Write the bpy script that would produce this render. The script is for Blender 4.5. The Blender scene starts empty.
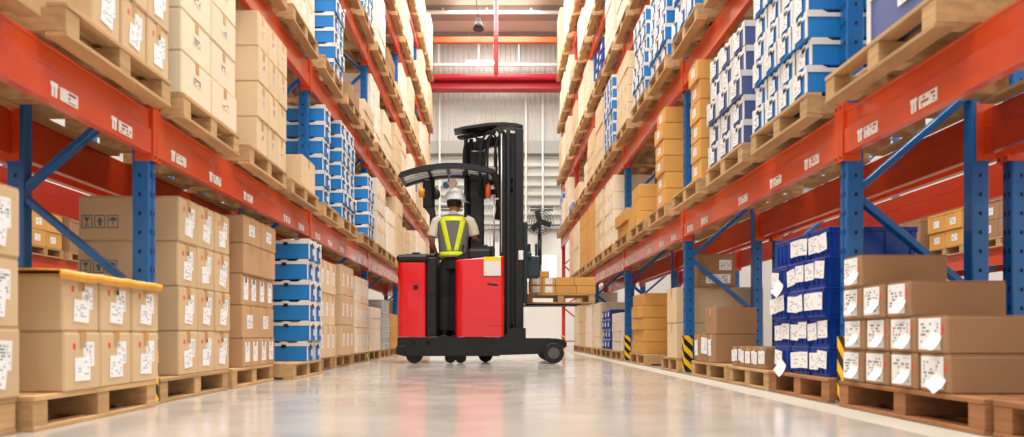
import bpy, math, random
from mathutils import Vector, Matrix
random.seed(7)
R = math.radians
SC = bpy.context.scene
COL = SC.collection

# ------------------------------------------------------------------ materials
def lin(c):
    return tuple(((v/255)/12.92 if v/255 <= .04045 else ((v/255+.055)/1.055)**2.4) for v in c)
MATS = {}
def mat(name, rgb, rough=.6, metal=0., spec=.5, var=.0, scale=8., bump=0., coat=0., emit=0., band=0.):
    if name in MATS: return MATS[name]
    m = bpy.data.materials.new(name); m.use_nodes = True
    nt = m.node_tree; b = nt.nodes['Principled BSDF']
    c = lin(rgb) + (1,)
    b.inputs['Base Color'].default_value = c
    b.inputs['Roughness'].default_value = rough
    b.inputs['Metallic'].default_value = metal
    b.inputs['Specular IOR Level'].default_value = spec
    b.inputs['Coat Weight'].default_value = coat
    if emit:
        b.inputs['Emission Color'].default_value = c
        b.inputs['Emission Strength'].default_value = emit
    if var or bump or band:
        tc = nt.nodes.new('ShaderNodeTexCoord')
        oi = nt.nodes.new('ShaderNodeObjectInfo')
        ad = nt.nodes.new('ShaderNodeVectorMath'); ad.operation = 'ADD'
        mu = nt.nodes.new('ShaderNodeVectorMath'); mu.operation = 'SCALE'; mu.inputs['Scale'].default_value = 0
        cx = nt.nodes.new('ShaderNodeCombineXYZ')
        m10 = nt.nodes.new('ShaderNodeMath'); m10.operation = 'MULTIPLY'; m10.inputs[1].default_value = 17.
        nt.links.new(oi.outputs['Random'], m10.inputs[0])
        nt.links.new(m10.outputs[0], cx.inputs[0]); nt.links.new(m10.outputs[0], cx.inputs[1])
        nt.links.new(tc.outputs['Object'], ad.inputs[0]); nt.links.new(cx.outputs[0], ad.inputs[1])
        n = nt.nodes.new('ShaderNodeTexNoise'); n.inputs['Scale'].default_value = scale; n.inputs['Detail'].default_value = 4
        nt.links.new(ad.outputs[0], n.inputs['Vector'])
        fac = n.outputs['Fac']
        if band:      # wood grain / corrugation stretched along one axis
            mp = nt.nodes.new('ShaderNodeMapping'); mp.inputs['Scale'].default_value = (3, 14, 40) if band == 1 else (60, 60, 1)
            nt.links.new(ad.outputs[0], mp.inputs['Vector']); nt.links.new(mp.outputs[0], n.inputs['Vector'])
            n.inputs['Scale'].default_value = 1.
        if var:
            ra = nt.nodes.new('ShaderNodeMapRange'); ra.inputs['From Min'].default_value = .3; ra.inputs['From Max'].default_value = .7
            ra.inputs['To Min'].default_value = 1-var; ra.inputs['To Max'].default_value = 1+var*.6
            nt.links.new(fac, ra.inputs['Value'])
            # whole-object tone shift
            r2 = nt.nodes.new('ShaderNodeMapRange'); r2.inputs['To Min'].default_value = 1-var*.7; r2.inputs['To Max'].default_value = 1+var*.5
            nt.links.new(oi.outputs['Random'], r2.inputs['Value'])
            mm = nt.nodes.new('ShaderNodeMath'); mm.operation = 'MULTIPLY'
            nt.links.new(ra.outputs[0], mm.inputs[0]); nt.links.new(r2.outputs[0], mm.inputs[1])
            vs = nt.nodes.new('ShaderNodeVectorMath'); vs.operation = 'SCALE'; vs.inputs[0].default_value = c[:3]
            nt.links.new(mm.outputs[0], vs.inputs['Scale'])
            nt.links.new(vs.outputs[0], b.inputs['Base Color'])
        if bump:
            bn = nt.nodes.new('ShaderNodeBump'); bn.inputs['Strength'].default_value = bump; bn.inputs['Distance'].default_value = .004
            nt.links.new(fac, bn.inputs['Height']); nt.links.new(bn.outputs[0], b.inputs['Normal'])
    MATS[name] = m
    return m

def print_mat(name, paper, ink, rows=9, cols=14, dens=.5):
    """printed paper: rows of dark dashes laid over the sheet (Generated coordinates)"""
    m = bpy.data.materials.new(name); m.use_nodes = True; nt = m.node_tree; b = nt.nodes['Principled BSDF']
    b.inputs['Roughness'].default_value = .45
    N = nt.nodes.new; L = nt.links.new
    tc = N('ShaderNodeTexCoord'); oi = N('ShaderNodeObjectInfo')
    mp = N('ShaderNodeMapping'); mp.inputs['Scale'].default_value = (cols, 1, rows); L(tc.outputs['Generated'], mp.inputs['Vector'])
    fl = N('ShaderNodeVectorMath'); fl.operation = 'FLOOR'; L(mp.outputs[0], fl.inputs[0])
    cz = N('ShaderNodeCombineXYZ'); L(oi.outputs['Random'], cz.inputs[1])
    sc = N('ShaderNodeVectorMath'); sc.operation = 'MULTIPLY'; sc.inputs[1].default_value = (1, 0, 1); L(fl.outputs[0], sc.inputs[0])
    ad = N('ShaderNodeVectorMath'); ad.operation = 'ADD'; L(sc.outputs[0], ad.inputs[0]); L(cz.outputs[0], ad.inputs[1])
    wn = N('ShaderNodeTexWhiteNoise'); wn.noise_dimensions = '3D'; L(ad.outputs[0], wn.inputs['Vector'])
    lt = N('ShaderNodeMath'); lt.operation = 'LESS_THAN'; lt.inputs[1].default_value = dens; L(wn.outputs['Value'], lt.inputs[0])
    sx = N('ShaderNodeSeparateXYZ'); L(mp.outputs[0], sx.inputs[0])
    fr = N('ShaderNodeMath'); fr.operation = 'FRACT'; L(sx.outputs['Z'], fr.inputs[0])
    l2 = N('ShaderNodeMath'); l2.operation = 'LESS_THAN'; l2.inputs[1].default_value = .62; L(fr.outputs[0], l2.inputs[0])
    mu = N('ShaderNodeMath'); mu.operation = 'MULTIPLY'; L(lt.outputs[0], mu.inputs[0]); L(l2.outputs[0], mu.inputs[1])
    s2 = N('ShaderNodeSeparateXYZ'); L(tc.outputs['Generated'], s2.inputs[0])
    cur = mu.outputs[0]
    for ax, lo, hi in (('X', .1, .9), ('Z', .12, .9)):
        for op, v in (('GREATER_THAN', lo), ('LESS_THAN', hi)):
            g = N('ShaderNodeMath'); g.operation = op; g.inputs[1].default_value = v; L(s2.outputs[ax], g.inputs[0])
            k = N('ShaderNodeMath'); k.operation = 'MULTIPLY'; L(cur, k.inputs[0]); L(g.outputs[0], k.inputs[1]); cur = k.outputs[0]
    mx = N('ShaderNodeMix'); mx.data_type = 'RGBA'
    mx.inputs[6].default_value = lin(paper)+(1,); mx.inputs[7].default_value = lin(ink)+(1,)
    L(cur, mx.inputs[0]); L(mx.outputs[2], b.inputs['Base Color'])
    MATS[name] = m; return m

kraft  = mat('kraft_board', (212,182,142), .75, var=.07, scale=2, spec=.25)
tan    = mat('tan_board', (224,197,158), .75, var=.06, scale=2, spec=.25)
brown  = mat('brown_board', (166,128,94), .75, var=.07, scale=2, spec=.25)
cream  = mat('cream_board', (236,218,188), .7, var=.06, scale=2, spec=.25)
pale   = mat('pale_board', (246,232,210), .65, var=.05, scale=2, spec=.3)
midb = mat('mid_brown_board', (196,156,116), .75, var=.08, scale=2, spec=.25)
orangeb= mat('orange_board', (218,162,86), .7, var=.08, scale=2, spec=.25)
tape   = mat('brown_tape', (196,152,98), .3, spec=.5)
gluetape = mat('clear_tape', (206,176,138), .25)
blueb  = mat('blue_board', (24,124,198), .5, var=.08, scale=3)
violetb= mat('slate_blue_board', (84,98,150), .5, var=.08, scale=3)
whiteb = mat('white_rim_board', (226,224,218), .5, var=.04)
tote_m = mat('deep_blue_plastic', (18,66,160), .32, var=.06)
grey_tray = mat('grey_plastic', (190,192,190), .45, var=.06)
wood   = mat('pallet_wood', (196,158,112), .75, var=.22, bump=.3, band=1, spec=.2)
woodr  = mat('red_brown_pallet_wood', (166,116,78), .75, var=.22, bump=.3, band=1, spec=.2)
beam_shade = mat('shaded_orange_enamel', (200,60,22), .34, var=.05, scale=3, coat=.3)  # beam orange darkened for the back beams, shade put into the colour
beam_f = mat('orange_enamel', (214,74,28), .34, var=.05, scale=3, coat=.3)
blue_m = mat('blue_enamel', (2,98,168), .34, var=.08, scale=6, coat=.3)
red_m  = mat('red_frame_enamel', (206,52,38), .4)
hole_m = mat('slot_shadow', (6,24,58), .8)
zinc   = mat('galvanised_steel', (170,170,168), .35, metal=.8)
white_pipe = mat('white_enamel', (236,232,224), .45)
red_pipe = mat('red_pipe_enamel', (196,36,48), .35)
black_p = mat('black_plastic', (15,15,16), .42)
dark_m = mat('charcoal_metal', (29,30,31), .42, metal=.3, var=.1)
mast_m = mat('dark_mast_steel', (32,32,32), .45, metal=.35, var=.1)
teal_m = mat('dark_teal_paint', (36,56,62), .45)
truck_red = mat('glossy_red_panel', (222,14,26), .22, coat=.5)
rubber = mat('black_rubber', (22,22,22), .7)
amber  = mat('amber_lens', (250,166,20), .25, coat=.4)
orange_p = mat('orange_plastic', (226,92,22), .4)
yellow_p = mat('yellow_card', (246,208,40), .5)
yellow_film = mat('yellow_strap_film', (238,168,50), .35, var=.12, scale=20)
paper  = mat('white_paper', (244,244,240), .6)
redst  = mat('red_sticker', (232,52,56), .5)
icon_b = mat('blue_grey_ink', (70,112,122), .7)
icon_bg= mat('pale_ink_square', (196,178,146), .7)
skin   = mat('skin', (178,122,92), .5, var=.03)
hair   = mat('black_hair', (26,20,18), .6)
hat_m  = mat('white_hard_shell', (240,240,238), .28, coat=.4)
shirt_m= mat('cream_cotton', (226,214,192), .85, var=.05)
vest_m = mat('grey_mesh_cloth', (112,110,104), .85, var=.06)
hivis  = mat('lime_yellow_tape', (222,232,30), .55)
trouser_m = mat('black_trouser_cloth', (30,30,33), .85, var=.1)
chrome = mat('bright_steel', (206,204,198), .3, metal=.7)
glassy = mat('frosted_sheet', (205,214,220), .3)
label_m = print_mat('printed_label', (242,242,240), (128,130,140), 9, 12, .38)
slip_m  = print_mat('delivery_slip', (246,246,246), (186,188,194), 8, 5, .3)
beamlab = print_mat('beam_sticker', (240,232,226), (150,70,70), 3, 9, .45)
mark_m  = print_mat('box_print', (238,216,182), (84,92,120), 3, 6, .75)
stripe = None
def stripe_mat():
    m = bpy.data.materials.new('black_yellow_stripes'); m.use_nodes = True; nt = m.node_tree; b = nt.nodes['Principled BSDF']
    b.inputs['Roughness'].default_value = .4
    tc = nt.nodes.new('ShaderNodeTexCoord'); sp = nt.nodes.new('ShaderNodeSeparateXYZ'); nt.links.new(tc.outputs['Object'], sp.inputs[0])
    a = nt.nodes.new('ShaderNodeMath'); a.operation = 'ADD'; nt.links.new(sp.outputs['X'], a.inputs[0]); nt.links.new(sp.outputs['Y'], a.inputs[1])
    a2 = nt.nodes.new('ShaderNodeMath'); a2.operation = 'ADD'; nt.links.new(a.outputs[0], a2.inputs[0]); nt.links.new(sp.outputs['Z'], a2.inputs[1])
    s = nt.nodes.new('ShaderNodeMath'); s.operation = 'MULTIPLY'; s.inputs[1].default_value = 1/.125; nt.links.new(a2.outputs[0], s.inputs[0])
    f = nt.nodes.new('ShaderNodeMath'); f.operation = 'FRACT'; nt.links.new(s.outputs[0], f.inputs[0])
    g = nt.nodes.new('ShaderNodeMath'); g.operation = 'GREATER_THAN'; g.inputs[1].default_value = .5; nt.links.new(f.outputs[0], g.inputs[0])
    mx = nt.nodes.new('ShaderNodeMix'); mx.data_type = 'RGBA'
    mx.inputs[6].default_value = lin((248,200,20))+(1,); mx.inputs[7].default_value = lin((24,24,26))+(1,)
    nt.links.new(g.outputs[0], mx.inputs[0]); nt.links.new(mx.outputs[2], b.inputs['Base Color'])
    return m
stripe = stripe_mat()

# ------------------------------------------------------------------ mesh helpers
class MB:
    def __init__(s): s.v = []; s.f = []; s.mi = []; s.sm = []
    def add(s, vs, fs, mi=0, smooth=False, M=None):
        o = len(s.v)
        s.v += [tuple(M @ Vector(p)) if M is not None else tuple(p) for p in vs]
        s.f += [tuple(i+o for i in f) for f in fs]
        s.mi += [mi]*len(fs); s.sm += [smooth]*len(fs)
        return s
    def box(s, x0, x1, y0, y1, z0, z1, c=0., mi=0, M=None):
        if x1 < x0: x0, x1 = x1, x0
        if y1 < y0: y0, y1 = y1, y0
        if z1 < z0: z0, z1 = z1, z0
        if c <= 0:
            vs = [(x,y,z) for z in (z0,z1) for y in (y0,y1) for x in (x0,x1)]
            fs = [(0,2,3,1),(4,5,7,6),(0,1,5,4),(2,6,7,3),(0,4,6,2),(1,3,7,5)]
            return s.add(vs, fs, mi, False, M)
        c = min(c, (x1-x0)*.45, (y1-y0)*.45, (z1-z0)*.45)
        V = []; idx = {}
        for sx in (0,1):
            for sy in (0,1):
                for sz in (0,1):
                    X = (x0,x1)[sx]; Y = (y0,y1)[sy]; Z = (z0,z1)[sz]
                    dx = c*(1-2*sx); dy = c*(1-2*sy); dz = c*(1-2*sz)
                    for a, p in enumerate(((X,Y+dy,Z+dz),(X+dx,Y,Z+dz),(X+dx,Y+dy,Z))):
                        idx[(sx,sy,sz,a)] = len(V); V.append(p)
        F = []
        cen = Vector(((x0+x1)/2,(y0+y1)/2,(z0+z1)/2))
        def face(ids):
            ps = [Vector(V[i]) for i in ids]
            n = (ps[1]-ps[0]).cross(ps[2]-ps[0])
            m_ = sum(ps, Vector())/len(ps)
            F.append(tuple(ids) if n.dot(m_-cen) > 0 else tuple(reversed(ids)))
        for t in (0,1):
            face([idx[(t,0,0,0)],idx[(t,1,0,0)],idx[(t,1,1,0)],idx[(t,0,1,0)]])
            face([idx[(0,t,0,1)],idx[(1,t,0,1)],idx[(1,t,1,1)],idx[(0,t,1,1)]])
            face([idx[(0,0,t,2)],idx[(1,0,t,2)],idx[(1,1,t,2)],idx[(0,1,t,2)]])
        for a in (0,1):
            for b in (0,1):
                face([idx[(0,a,b,1)],idx[(1,a,b,1)],idx[(1,a,b,2)],idx[(0,a,b,2)]])
                face([idx[(a,0,b,0)],idx[(a,1,b,0)],idx[(a,1,b,2)],idx[(a,0,b,2)]])
                face([idx[(a,b,0,0)],idx[(a,b,1,0)],idx[(a,b,1,1)],idx[(a,b,0,1)]])
                for d in (0,1): face([idx[(a,b,d,0)],idx[(a,b,d,1)],idx[(a,b,d,2)]])
        return s.add(V, F, mi, False, M)
    def bar(s, p, q, w, h, mi=0, c=0., up=(0,0,1)):
        p = Vector(p); q = Vector(q); d = q-p; L = d.length; d.normalize()
        u = Vector(up); x = d.cross(u)
        if x.length < 1e-4: x = d.cross(Vector((1,0,0)))
        x.normalize(); z = x.cross(d)
        M = Matrix(((x.x,d.x,z.x,p.x),(x.y,d.y,z.y,p.y),(x.z,d.z,z.z,p.z),(0,0,0,1)))
        return s.box(-w/2,w/2,0,L,-h/2,h/2,c,mi,M)
    def cyl(s, p, q, r, n=16, mi=0, r2=None, smooth=True):
        return s.loft([(p, r, r), (q, r if r2 is None else r2, r if r2 is None else r2)], n, mi, smooth)
    def loft(s, rings, n=16, mi=0, smooth=True, caps=True, pw=1.):
        """rings: (centre, rx, ry[, up]) swept along the path of centres"""
        cs = [Vector(r[0]) for r in rings]; vs = []; fs = []
        prev = None
        for i, r in enumerate(rings):
            if i == 0: d = cs[1]-cs[0]
            elif i == len(cs)-1: d = cs[-1]-cs[-2]
            else: d = (cs[i+1]-cs[i-1])
            d.normalize()
            if prev is None:
                ref = Vector((1,0,0)) if abs(d.x) < .8 else Vector((0,1,0))
            else: ref = prev
            a = (ref - d*ref.dot(d)).normalized(); b = d.cross(a); prev = a
            for k in range(n):
                t = 2*math.pi*k/n; ct = math.cos(t); st = math.sin(t)
                if pw != 1.:
                    ct = math.copysign(abs(ct)**pw, ct); st = math.copysign(abs(st)**pw, st)
                vs.append(cs[i] + a*ct*r[1] + b*st*r[2])
        for i in range(len(rings)-1):
            for k in range(n):
                k2 = (k+1) % n
                fs.append((i*n+k, i*n+k2, (i+1)*n+k2, (i+1)*n+k))
        s.add(vs, fs, mi, smooth)
        if caps:
            o = len(s.v)-len(vs)
            s.f.append(tuple(o+k for k in reversed(range(n)))); s.f.append(tuple(o+(len(rings)-1)*n+k for k in range(n)))
            s.mi += [mi, mi]; s.sm += [False, False]
        return s
    def tube(s, pts, r, n=8, mi=0, sub=0):
        P = [Vector(p) for p in pts]
        if sub:
            out = []
            for i in range(len(P)-1):
                p0 = P[max(i-1,0)]; p1 = P[i]; p2 = P[i+1]; p3 = P[min(i+2,len(P)-1)]
                for k in range(sub):
                    t = k/sub
                    out.append(.5*((2*p1)+(p2-p0)*t+(2*p0-5*p1+4*p2-p3)*t*t+(3*p1-p0-3*p2+p3)*t**3))
            out.append(P[-1]); P = out
        return s.loft([(p, r, r) for p in P], n, mi)
    def prism(s, poly, y0, y1, mi=0, axis='y'):
        n = len(poly)
        def P(a, b, y): return (a, y, b) if axis == 'y' else ((y, a, b) if axis == 'x' else (a, b, y))
        vs = [P(a,b,y0) for a,b in poly] + [P(a,b,y1) for a,b in poly]
        ar = sum(poly[i][0]*poly[(i+1)%n][1]-poly[(i+1)%n][0]*poly[i][1] for i in range(n))
        fs = [tuple(range(n)), tuple(reversed(range(n,2*n)))] + [(i, n+i, n+(i+1)%n, (i+1)%n) for i in range(n)]
        flip = (ar < 0) != (axis != 'y')
        if flip: fs = [tuple(reversed(f)) for f in fs]
        return s.add(vs, fs, mi)
    def sphere(s, c, rx, ry, rz, n=16, m=10, mi=0, t0=0., t1=math.pi):
        vs = []; fs = []
        for i in range(m+1):
            t = t0+(t1-t0)*i/m
            for k in range(n):
                a = 2*math.pi*k/n
                vs.append((c[0]+rx*math.sin(t)*math.cos(a), c[1]+ry*math.sin(t)*math.sin(a), c[2]+rz*math.cos(t)))
        for i in range(m):
            for k in range(n):
                k2 = (k+1)%n
                fs.append((i*n+k, (i+1)*n+k, (i+1)*n+k2, i*n+k2))
        return s.add(vs, fs, mi, True)
    def mesh(s, name, mats):
        me = bpy.data.meshes.new(name); me.from_pydata(s.v, [], s.f)
        for m in (mats if isinstance(mats, (list,tuple)) else [mats]): me.materials.append(m)
        me.polygons.foreach_set('material_index', s.mi); me.polygons.foreach_set('use_smooth', s.sm)
        me.update(); return me
    def build(s, name, mats, parent=None):
        return link(name, s.mesh(name, mats), parent)

def link(name, me, parent=None, loc=(0,0,0), rz=0.):
    o = bpy.data.objects.new(name, me); COL.objects.link(o)
    o.location = loc; o.rotation_euler = (0,0,rz)
    if parent: o.parent = parent
    return o
ALL_LABELS = []
def tag(o, label=None, cat=None, group=None, kind=None):
    if label: o['label'] = label
    if cat: o['category'] = cat
    if group: o['group'] = group
    if kind: o['kind'] = kind
    if cat: ALL_LABELS.append(label)
    return o
def empty(name, loc, rz, label, cat, group=None):
    o = bpy.data.objects.new(name, None); COL.objects.link(o); o.empty_display_size = .1
    o.location = loc; o.rotation_euler = (0,0,rz)
    return tag(o, label, cat, group)
ORD = ['zeroth','nearest','second','third','fourth','fifth','sixth','seventh','eighth','ninth','tenth','eleventh','twelfth',
       'thirteenth','fourteenth','fifteenth','sixteenth','seventeenth','eighteenth','nineteenth']

# ------------------------------------------------------------------ setting: measures
XFS = {-1: 1.82, 1: 1.85}
XF = 1.80                 # aisle face of the uprights
YK = {k: 3.68+3.125*k for k in range(-1, 6)}
LT = [0., 1.55, 3.01, 4.46, 5.88, 7.30]      # top of floor and of each beam level
PH = .135                 # pallet height
def side_name(s): return 'left' if s < 0 else 'right'
def place(s, Xf, Yc):     # frame whose local -Y faces the aisle
    return (s*Xf, Yc), (R(90) if s < 0 else R(-90))

# floor
m = bpy.data.materials.new('polished_concrete'); m.use_nodes = True; nt = m.node_tree; b = nt.nodes['Principled BSDF']
N = nt.nodes.new; L = nt.links.new
tc = N('ShaderNodeTexCoord')
n1 = N('ShaderNodeTexNoise'); n1.inputs['Scale'].default_value = .9; n1.inputs['Detail'].default_value = 7; n1.inputs['Roughness'].default_value = .6
L(tc.outputs['Object'], n1.inputs['Vector'])
cr = N('ShaderNodeValToRGB'); cr.color_ramp.elements[0].position = .3; cr.color_ramp.elements[1].position = .72
cr.color_ramp.elements[0].color = lin((163,156,145))+(1,); cr.color_ramp.elements[1].color = lin((198,191,180))+(1,)
L(n1.outputs['Fac'], cr.inputs[0])
n2 = N('ShaderNodeTexNoise'); n2.inputs['Scale'].default_value = 3.2; n2.inputs['Detail'].default_value = 5
L(tc.outputs['Object'], n2.inputs['Vector'])
rr = N('ShaderNodeMapRange'); rr.inputs['From Min'].default_value = .3; rr.inputs['From Max'].default_value = .7
rr.inputs['To Min'].default_value = .12; rr.inputs['To Max'].default_value = .2
L(n2.outputs['Fac'], rr.inputs['Value'])
L(cr.outputs[0], b.inputs['Base Color']); L(rr.outputs[0], b.inputs['Roughness'])
b.inputs['Specular IOR Level'].default_value = .75
bn = N('ShaderNodeBump'); bn.inputs['Strength'].default_value = .06; bn.inputs['Distance'].default_value = .01
L(n2.outputs['Fac'], bn.inputs['Height']); L(bn.outputs[0], b.inputs['Normal'])
floor_m = m
tag(MB().box(-11, 11, -8, 26, -.2, 0).build('floor', floor_m), kind='structure')
strip_m = mat('matt_edge_paint', (178,169,154), .55, var=.05, scale=4)
tag(MB().box(1.58, 1.77, -2, 19.4, 0, .002).build('trim_1', strip_m), kind='structure')

# back wall : white lower wall, horizontal cladding, upright cladding
YW = 24.
wall_w = mat('white_plaster', (240,238,232), .6, var=.02, scale=1)
clad   = mat('pale_steel_cladding', (206,204,196), .45, var=.04, scale=2)
clad_d = mat('grey_steel_cladding', (168,164,156), .45, var=.04, scale=2)
w = MB()
w.box(-11, 11, YW, YW+.2, 0, 4.0)
w.build('wall_back', wall_w)
tag(bpy.data.objects['wall_back'], kind='structure')
def corr(x0, x1, z0, z1, pitch, amp, vertical, y):
    mb = MB(); pts = []
    a0, a1 = (x0, x1) if vertical else (z0, z1)
    a = a0
    prof = [(0,0),(.3,0),(.42,1),(.72,1),(.84,0)]
    P = []
    while a < a1-1e-6:
        for f, q in prof:
            if a+f*pitch <= a1: P.append((a+f*pitch, -q*amp))
        a += pitch
    P.append((a1, 0))
    vs = []
    for t, q in P:
        if vertical: vs += [(t, y+q, z0), (t, y+q, z1)]
        else: vs += [(x1, y+q, t), (x0, y+q, t)]
    fs = [(2*i, 2*i+2, 2*i+3, 2*i+1) for i in range(len(P)-1)]
    mb.add(vs, fs)
    # solid backing
    mb.box(x0, x1, y+.02, y+.1, z0, z1)
    return mb
tag(corr(-11, 11, 7.0, 10.4, .17, .05, True, YW).build('trim_3', clad), kind='structure')
tag(corr(-11, 11, 4.0, 6.5, .33, .17, False, YW).build('trim_4', clad), kind='structure')
g = MB()
g.box(-11, 11, YW-.12, YW+.1, 6.5, 7.0, .02); g.box(-11, 11, YW-.2, YW-.05, 6.55, 6.63); g.box(-11,11,YW-.2,YW-.05,3.98,4.08)
tag(g.build('trim_5', clad_d), kind='structure')
# slim white upright rails on the wall
for i, x in enumerate((-1.88, 1.05, 1.62, -5, 5)):
    tag(MB().box(x-.03, x+.03, YW-.26, YW-.2, 3.9, 8.7, .01).build('trim_%d' % (6+i), white_pipe), kind='structure')
# window band in the back wall (bright daylight behind frosted panes)
win_l = mat('daylit_frosted_pane', (214,228,240), .3, emit=1.4)
dark_win = mat('dim_louvre_pane', (96,96,92), .4)
for i, (x0, x1, z0, z1, mm) in enumerate(((1.0,1.55,2.1,3.1,win_l),(1.62,2.1,2.1,3.1,win_l),(1.2,2.0,4.5,4.85,dark_win),(-1.85,-1.1,4.5,4.85,dark_win))):
    o = MB().box(x0, x1, YW-.03, YW-.005, z0, z1).build('window_%d' % (i+1), mm)
    f = MB(); t = .035
    f.box(x0-t, x1+t, YW-.06, YW-.002, z0-t, z0).box(x0-t, x1+t, YW-.06, YW-.002, z1, z1+t).box(x0-t, x0, YW-.06, YW-.002, z0, z1).box(x1, x1+t, YW-.06, YW-.002, z0, z1)
    if mm is dark_win:
        for q in range(3): f.box(x0, x1, YW-.05, YW-.02, z0+.08+q*.11, z0+.1+q*.11)
    f.build('window_frame', white_pipe, o)
    tag(o, kind='structure')
# side walls and roof
for s in (-1, 1):
    tag(MB().box(s*11, s*11.2, -6, YW+.2, 0, 10.6).build('wall_%s' % side_name(s), wall_w), kind='structure')
roof_m = mat('beige_roof_sheet', (214,200,184), .6, var=.03, scale=1)
roof_d = mat('grey_roof_insulation', (150,142,134), .6, var=.03, scale=1)
rf = MB()
rf.box(-11.2, 11.2, -6, YW+.2, 10.55, 10.7)
for q in range(16):
    y = -5+q*1.9
    rf.box(-11, 11, y, y+.75, 10.4, 10.55, mi=1)
tag(rf.build('ceiling', [roof_m, roof_d]), kind='structure')

def solo(o, label, cat, group=None): return tag(o, label, cat, group)
# roof steel over the aisle end
solo(MB().box(-11, 11, 21.9, 22.05, 9.53, 9.7, .01).build('roof_beam', mat('orange_roof_enamel', (236,106,52), .4)), 'slim bright orange steel beam spanning under the roof near the end wall', 'beam')
o = MB(); o.box(-11,11,23.1,23.5,8.93,8.99,.01); o.box(-11,11,23.27,23.33,8.55,8.93); o.box(-11,11,23.1,23.5,8.5,8.55,.01); o.cyl((-11,23.05,8.86),(11,23.05,8.86),.1,16)
solo(o.build('roof_girder', red_pipe), 'thick red girder with rounded upper edge across end wall', 'beam')
o = MB()
zt, zb = 10.2, 9.45
for y, z in ((21.4, zt), (23.6, zb)):
    o.box(-11, 11, y, y+.07, z, z+.09)
for x in [-10+1.35*i for i in range(16)]:
    o.bar((x,23.635,zb+.09),(x,23.635,10.38),.06,.05)
    o.bar((x+.3,21.435,zt+.09),(x+.3,21.435,10.38),.06,.05)
solo(o.build('roof_truss', white_pipe), 'white painted light steel rails and hangers beneath the roof', 'truss')
solo(MB().loft([((.03,20.5,7.95),.03,.03),((.03,20.5,8.02),.06,.06),((.03,20.5,10.56),.06,.06)],12).build('sprinkler_pipe', red_pipe), 'red vertical pipe dropping from the roof at the aisle end', 'pipe')
o = MB(); o.cyl((-.5,21.2,9.62),(-.5,21.2,9.85),.17,16,r2=.1); o.cyl((-.5,21.2,9.85),(-.5,21.2,9.95),.06); o.tube([(-.5,21.2,9.95),(-.58,21.2,10.56)],.012,6)
o.build('highbay_lamp', dark_m); solo(bpy.data.objects['highbay_lamp'], 'black round high bay lamp hanging on a chain under the roof', 'lamp')
tube_m = mat('lit_white_tube', (255,255,250), .4, emit=6.)
def strip_light(x, y, z, label, rot=0):
    r_ = empty('strip_light', (x,y,z), rot, label, 'light', 'strip lights under the roof')
    MB().box(-.5,.5,-.06,.06,.03,.08,.008).build('housing', white_pipe, r_)
    MB().cyl((-.48,0,.0),(.48,0,.0),.022,10).build('tube', tube_m, r_)
    for q in (-.4,.4): MB().cyl((q,0,.08),(q,0,10.38-z),.008,6).build('hanger', zinc, r_)
strip_light(-.45, 23.0, 9.3, 'short lit strip light hanging below the orange roof beam')

# ------------------------------------------------------------------ racking
def post_mesh(w=.075, d=.09, h=8.3):
    mb = MB()
    mb.box(-w/2, w/2, 0, d, .01, h, .006)
    z = .1
    while z < h-.1:
        for q in (-.017, .017): mb.box(q-.006, q+.006, -.001, 0., z, z+.028, 0, 1)
        mb.box(-w/2-.001, -w/2, d*.45, d*.62, z, z+.02, 0, 1); mb.box(w/2, w/2+.001, d*.45, d*.62, z, z+.02, 0, 1)
        z += .1
    # pressed groove on both faces
    mb.box(-.004, .004, -.004, 0, .01, h)
    return mb
P_BLUE = post_mesh().mesh('post', [blue_m, hole_m]); P_RED = post_mesh().mesh('post', [red_m, hole_m])
D_IN = .66   # inner frame depth (front face to front of rear post)
def brace_meshes(mt, sw=False):
    out = []
    z = .58; side = 1; step = .55
    zs = [.15]
    z = .58
    pts = [(.70, .58), (.05, 1.12), (.70, 1.68), (.05, 2.3), (.70, 2.9), (.05, 3.5), (.70, 4.1), (.05, 4.7), (.70, 5.3), (.05, 5.9), (.70, 6.5), (.05, 7.1), (.70, 7.7)]
    if sw: pts = [(.75-a, b_) for a, b_ in pts]
    mb = MB(); 
    for i in range(len(pts)-1):
        mb = MB(); a, b_ = pts[i], pts[i+1]
        mb.bar((0,a[0],a[1]), (0,b_[0],b_[1]), .035, .05, 0, .004, up=(1,0,0))
        mb.cyl((-.03,a[0],a[1]),(.03,a[0],a[1]),.012,8)
        out.append(mb.mesh('brace', mt))
    mb = MB(); mb.bar((0,.03,.2),(0,.71,.2),.035,.05,0,.004,up=(1,0,0)); out.append(mb.mesh('brace', mt))
    return out
B_BLUE = brace_meshes(blue_m); B_LEFT = brace_meshes(blue_m, True); B_RED = brace_meshes(red_m)
FOOT = MB().box(-.06,.06,-.02,.1,0,.01,.002).cyl((-.045,-.01,.01),(-.045,-.01,.02),.008,6).mesh('base_plate', zinc)
gm = MB(); gm.prism([(-.043,-.012),(.043,-.012),(.043,.07),(.0385,.07),(.0385,-.005),(-.0385,-.005),(-.0385,.07),(-.043,.07)],.012,.365,0,'z')
GUARD = gm.mesh('post_guard', stripe)
def frame(s, Xf, k, rackname, ordn, red=False, guard=False, y=None, group='blue upright frames'):
    y0 = (YK[k] if y is None else y)+.0375
    (x, yy), rz = place(s, Xf, y0)
    r_ = empty('upright_frame', (x, yy, 0), rz, '%s steel upright frame of %s, %s from camera' % ('red' if red else 'blue', rackname, ORD[ordn] if ordn > 1 else 'nearest'), 'rack upright', group)
    pm, bmm = (P_RED, B_RED) if red else (P_BLUE, B_BLUE if s > 0 else B_LEFT)
    link('post', pm, r_, (0, 0, 0)); link('post', pm, r_, (0, D_IN+.09, 0), R(180)).location = (0, D_IN+.09, 0)
    for m_ in bmm: link('brace', m_, r_)
    link('base_plate', FOOT, r_); link('base_plate', FOOT, r_, (0, D_IN, 0))
    if guard: link('post_guard', GUARD, r_)
    return r_
def fix_label(r_): pass

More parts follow.
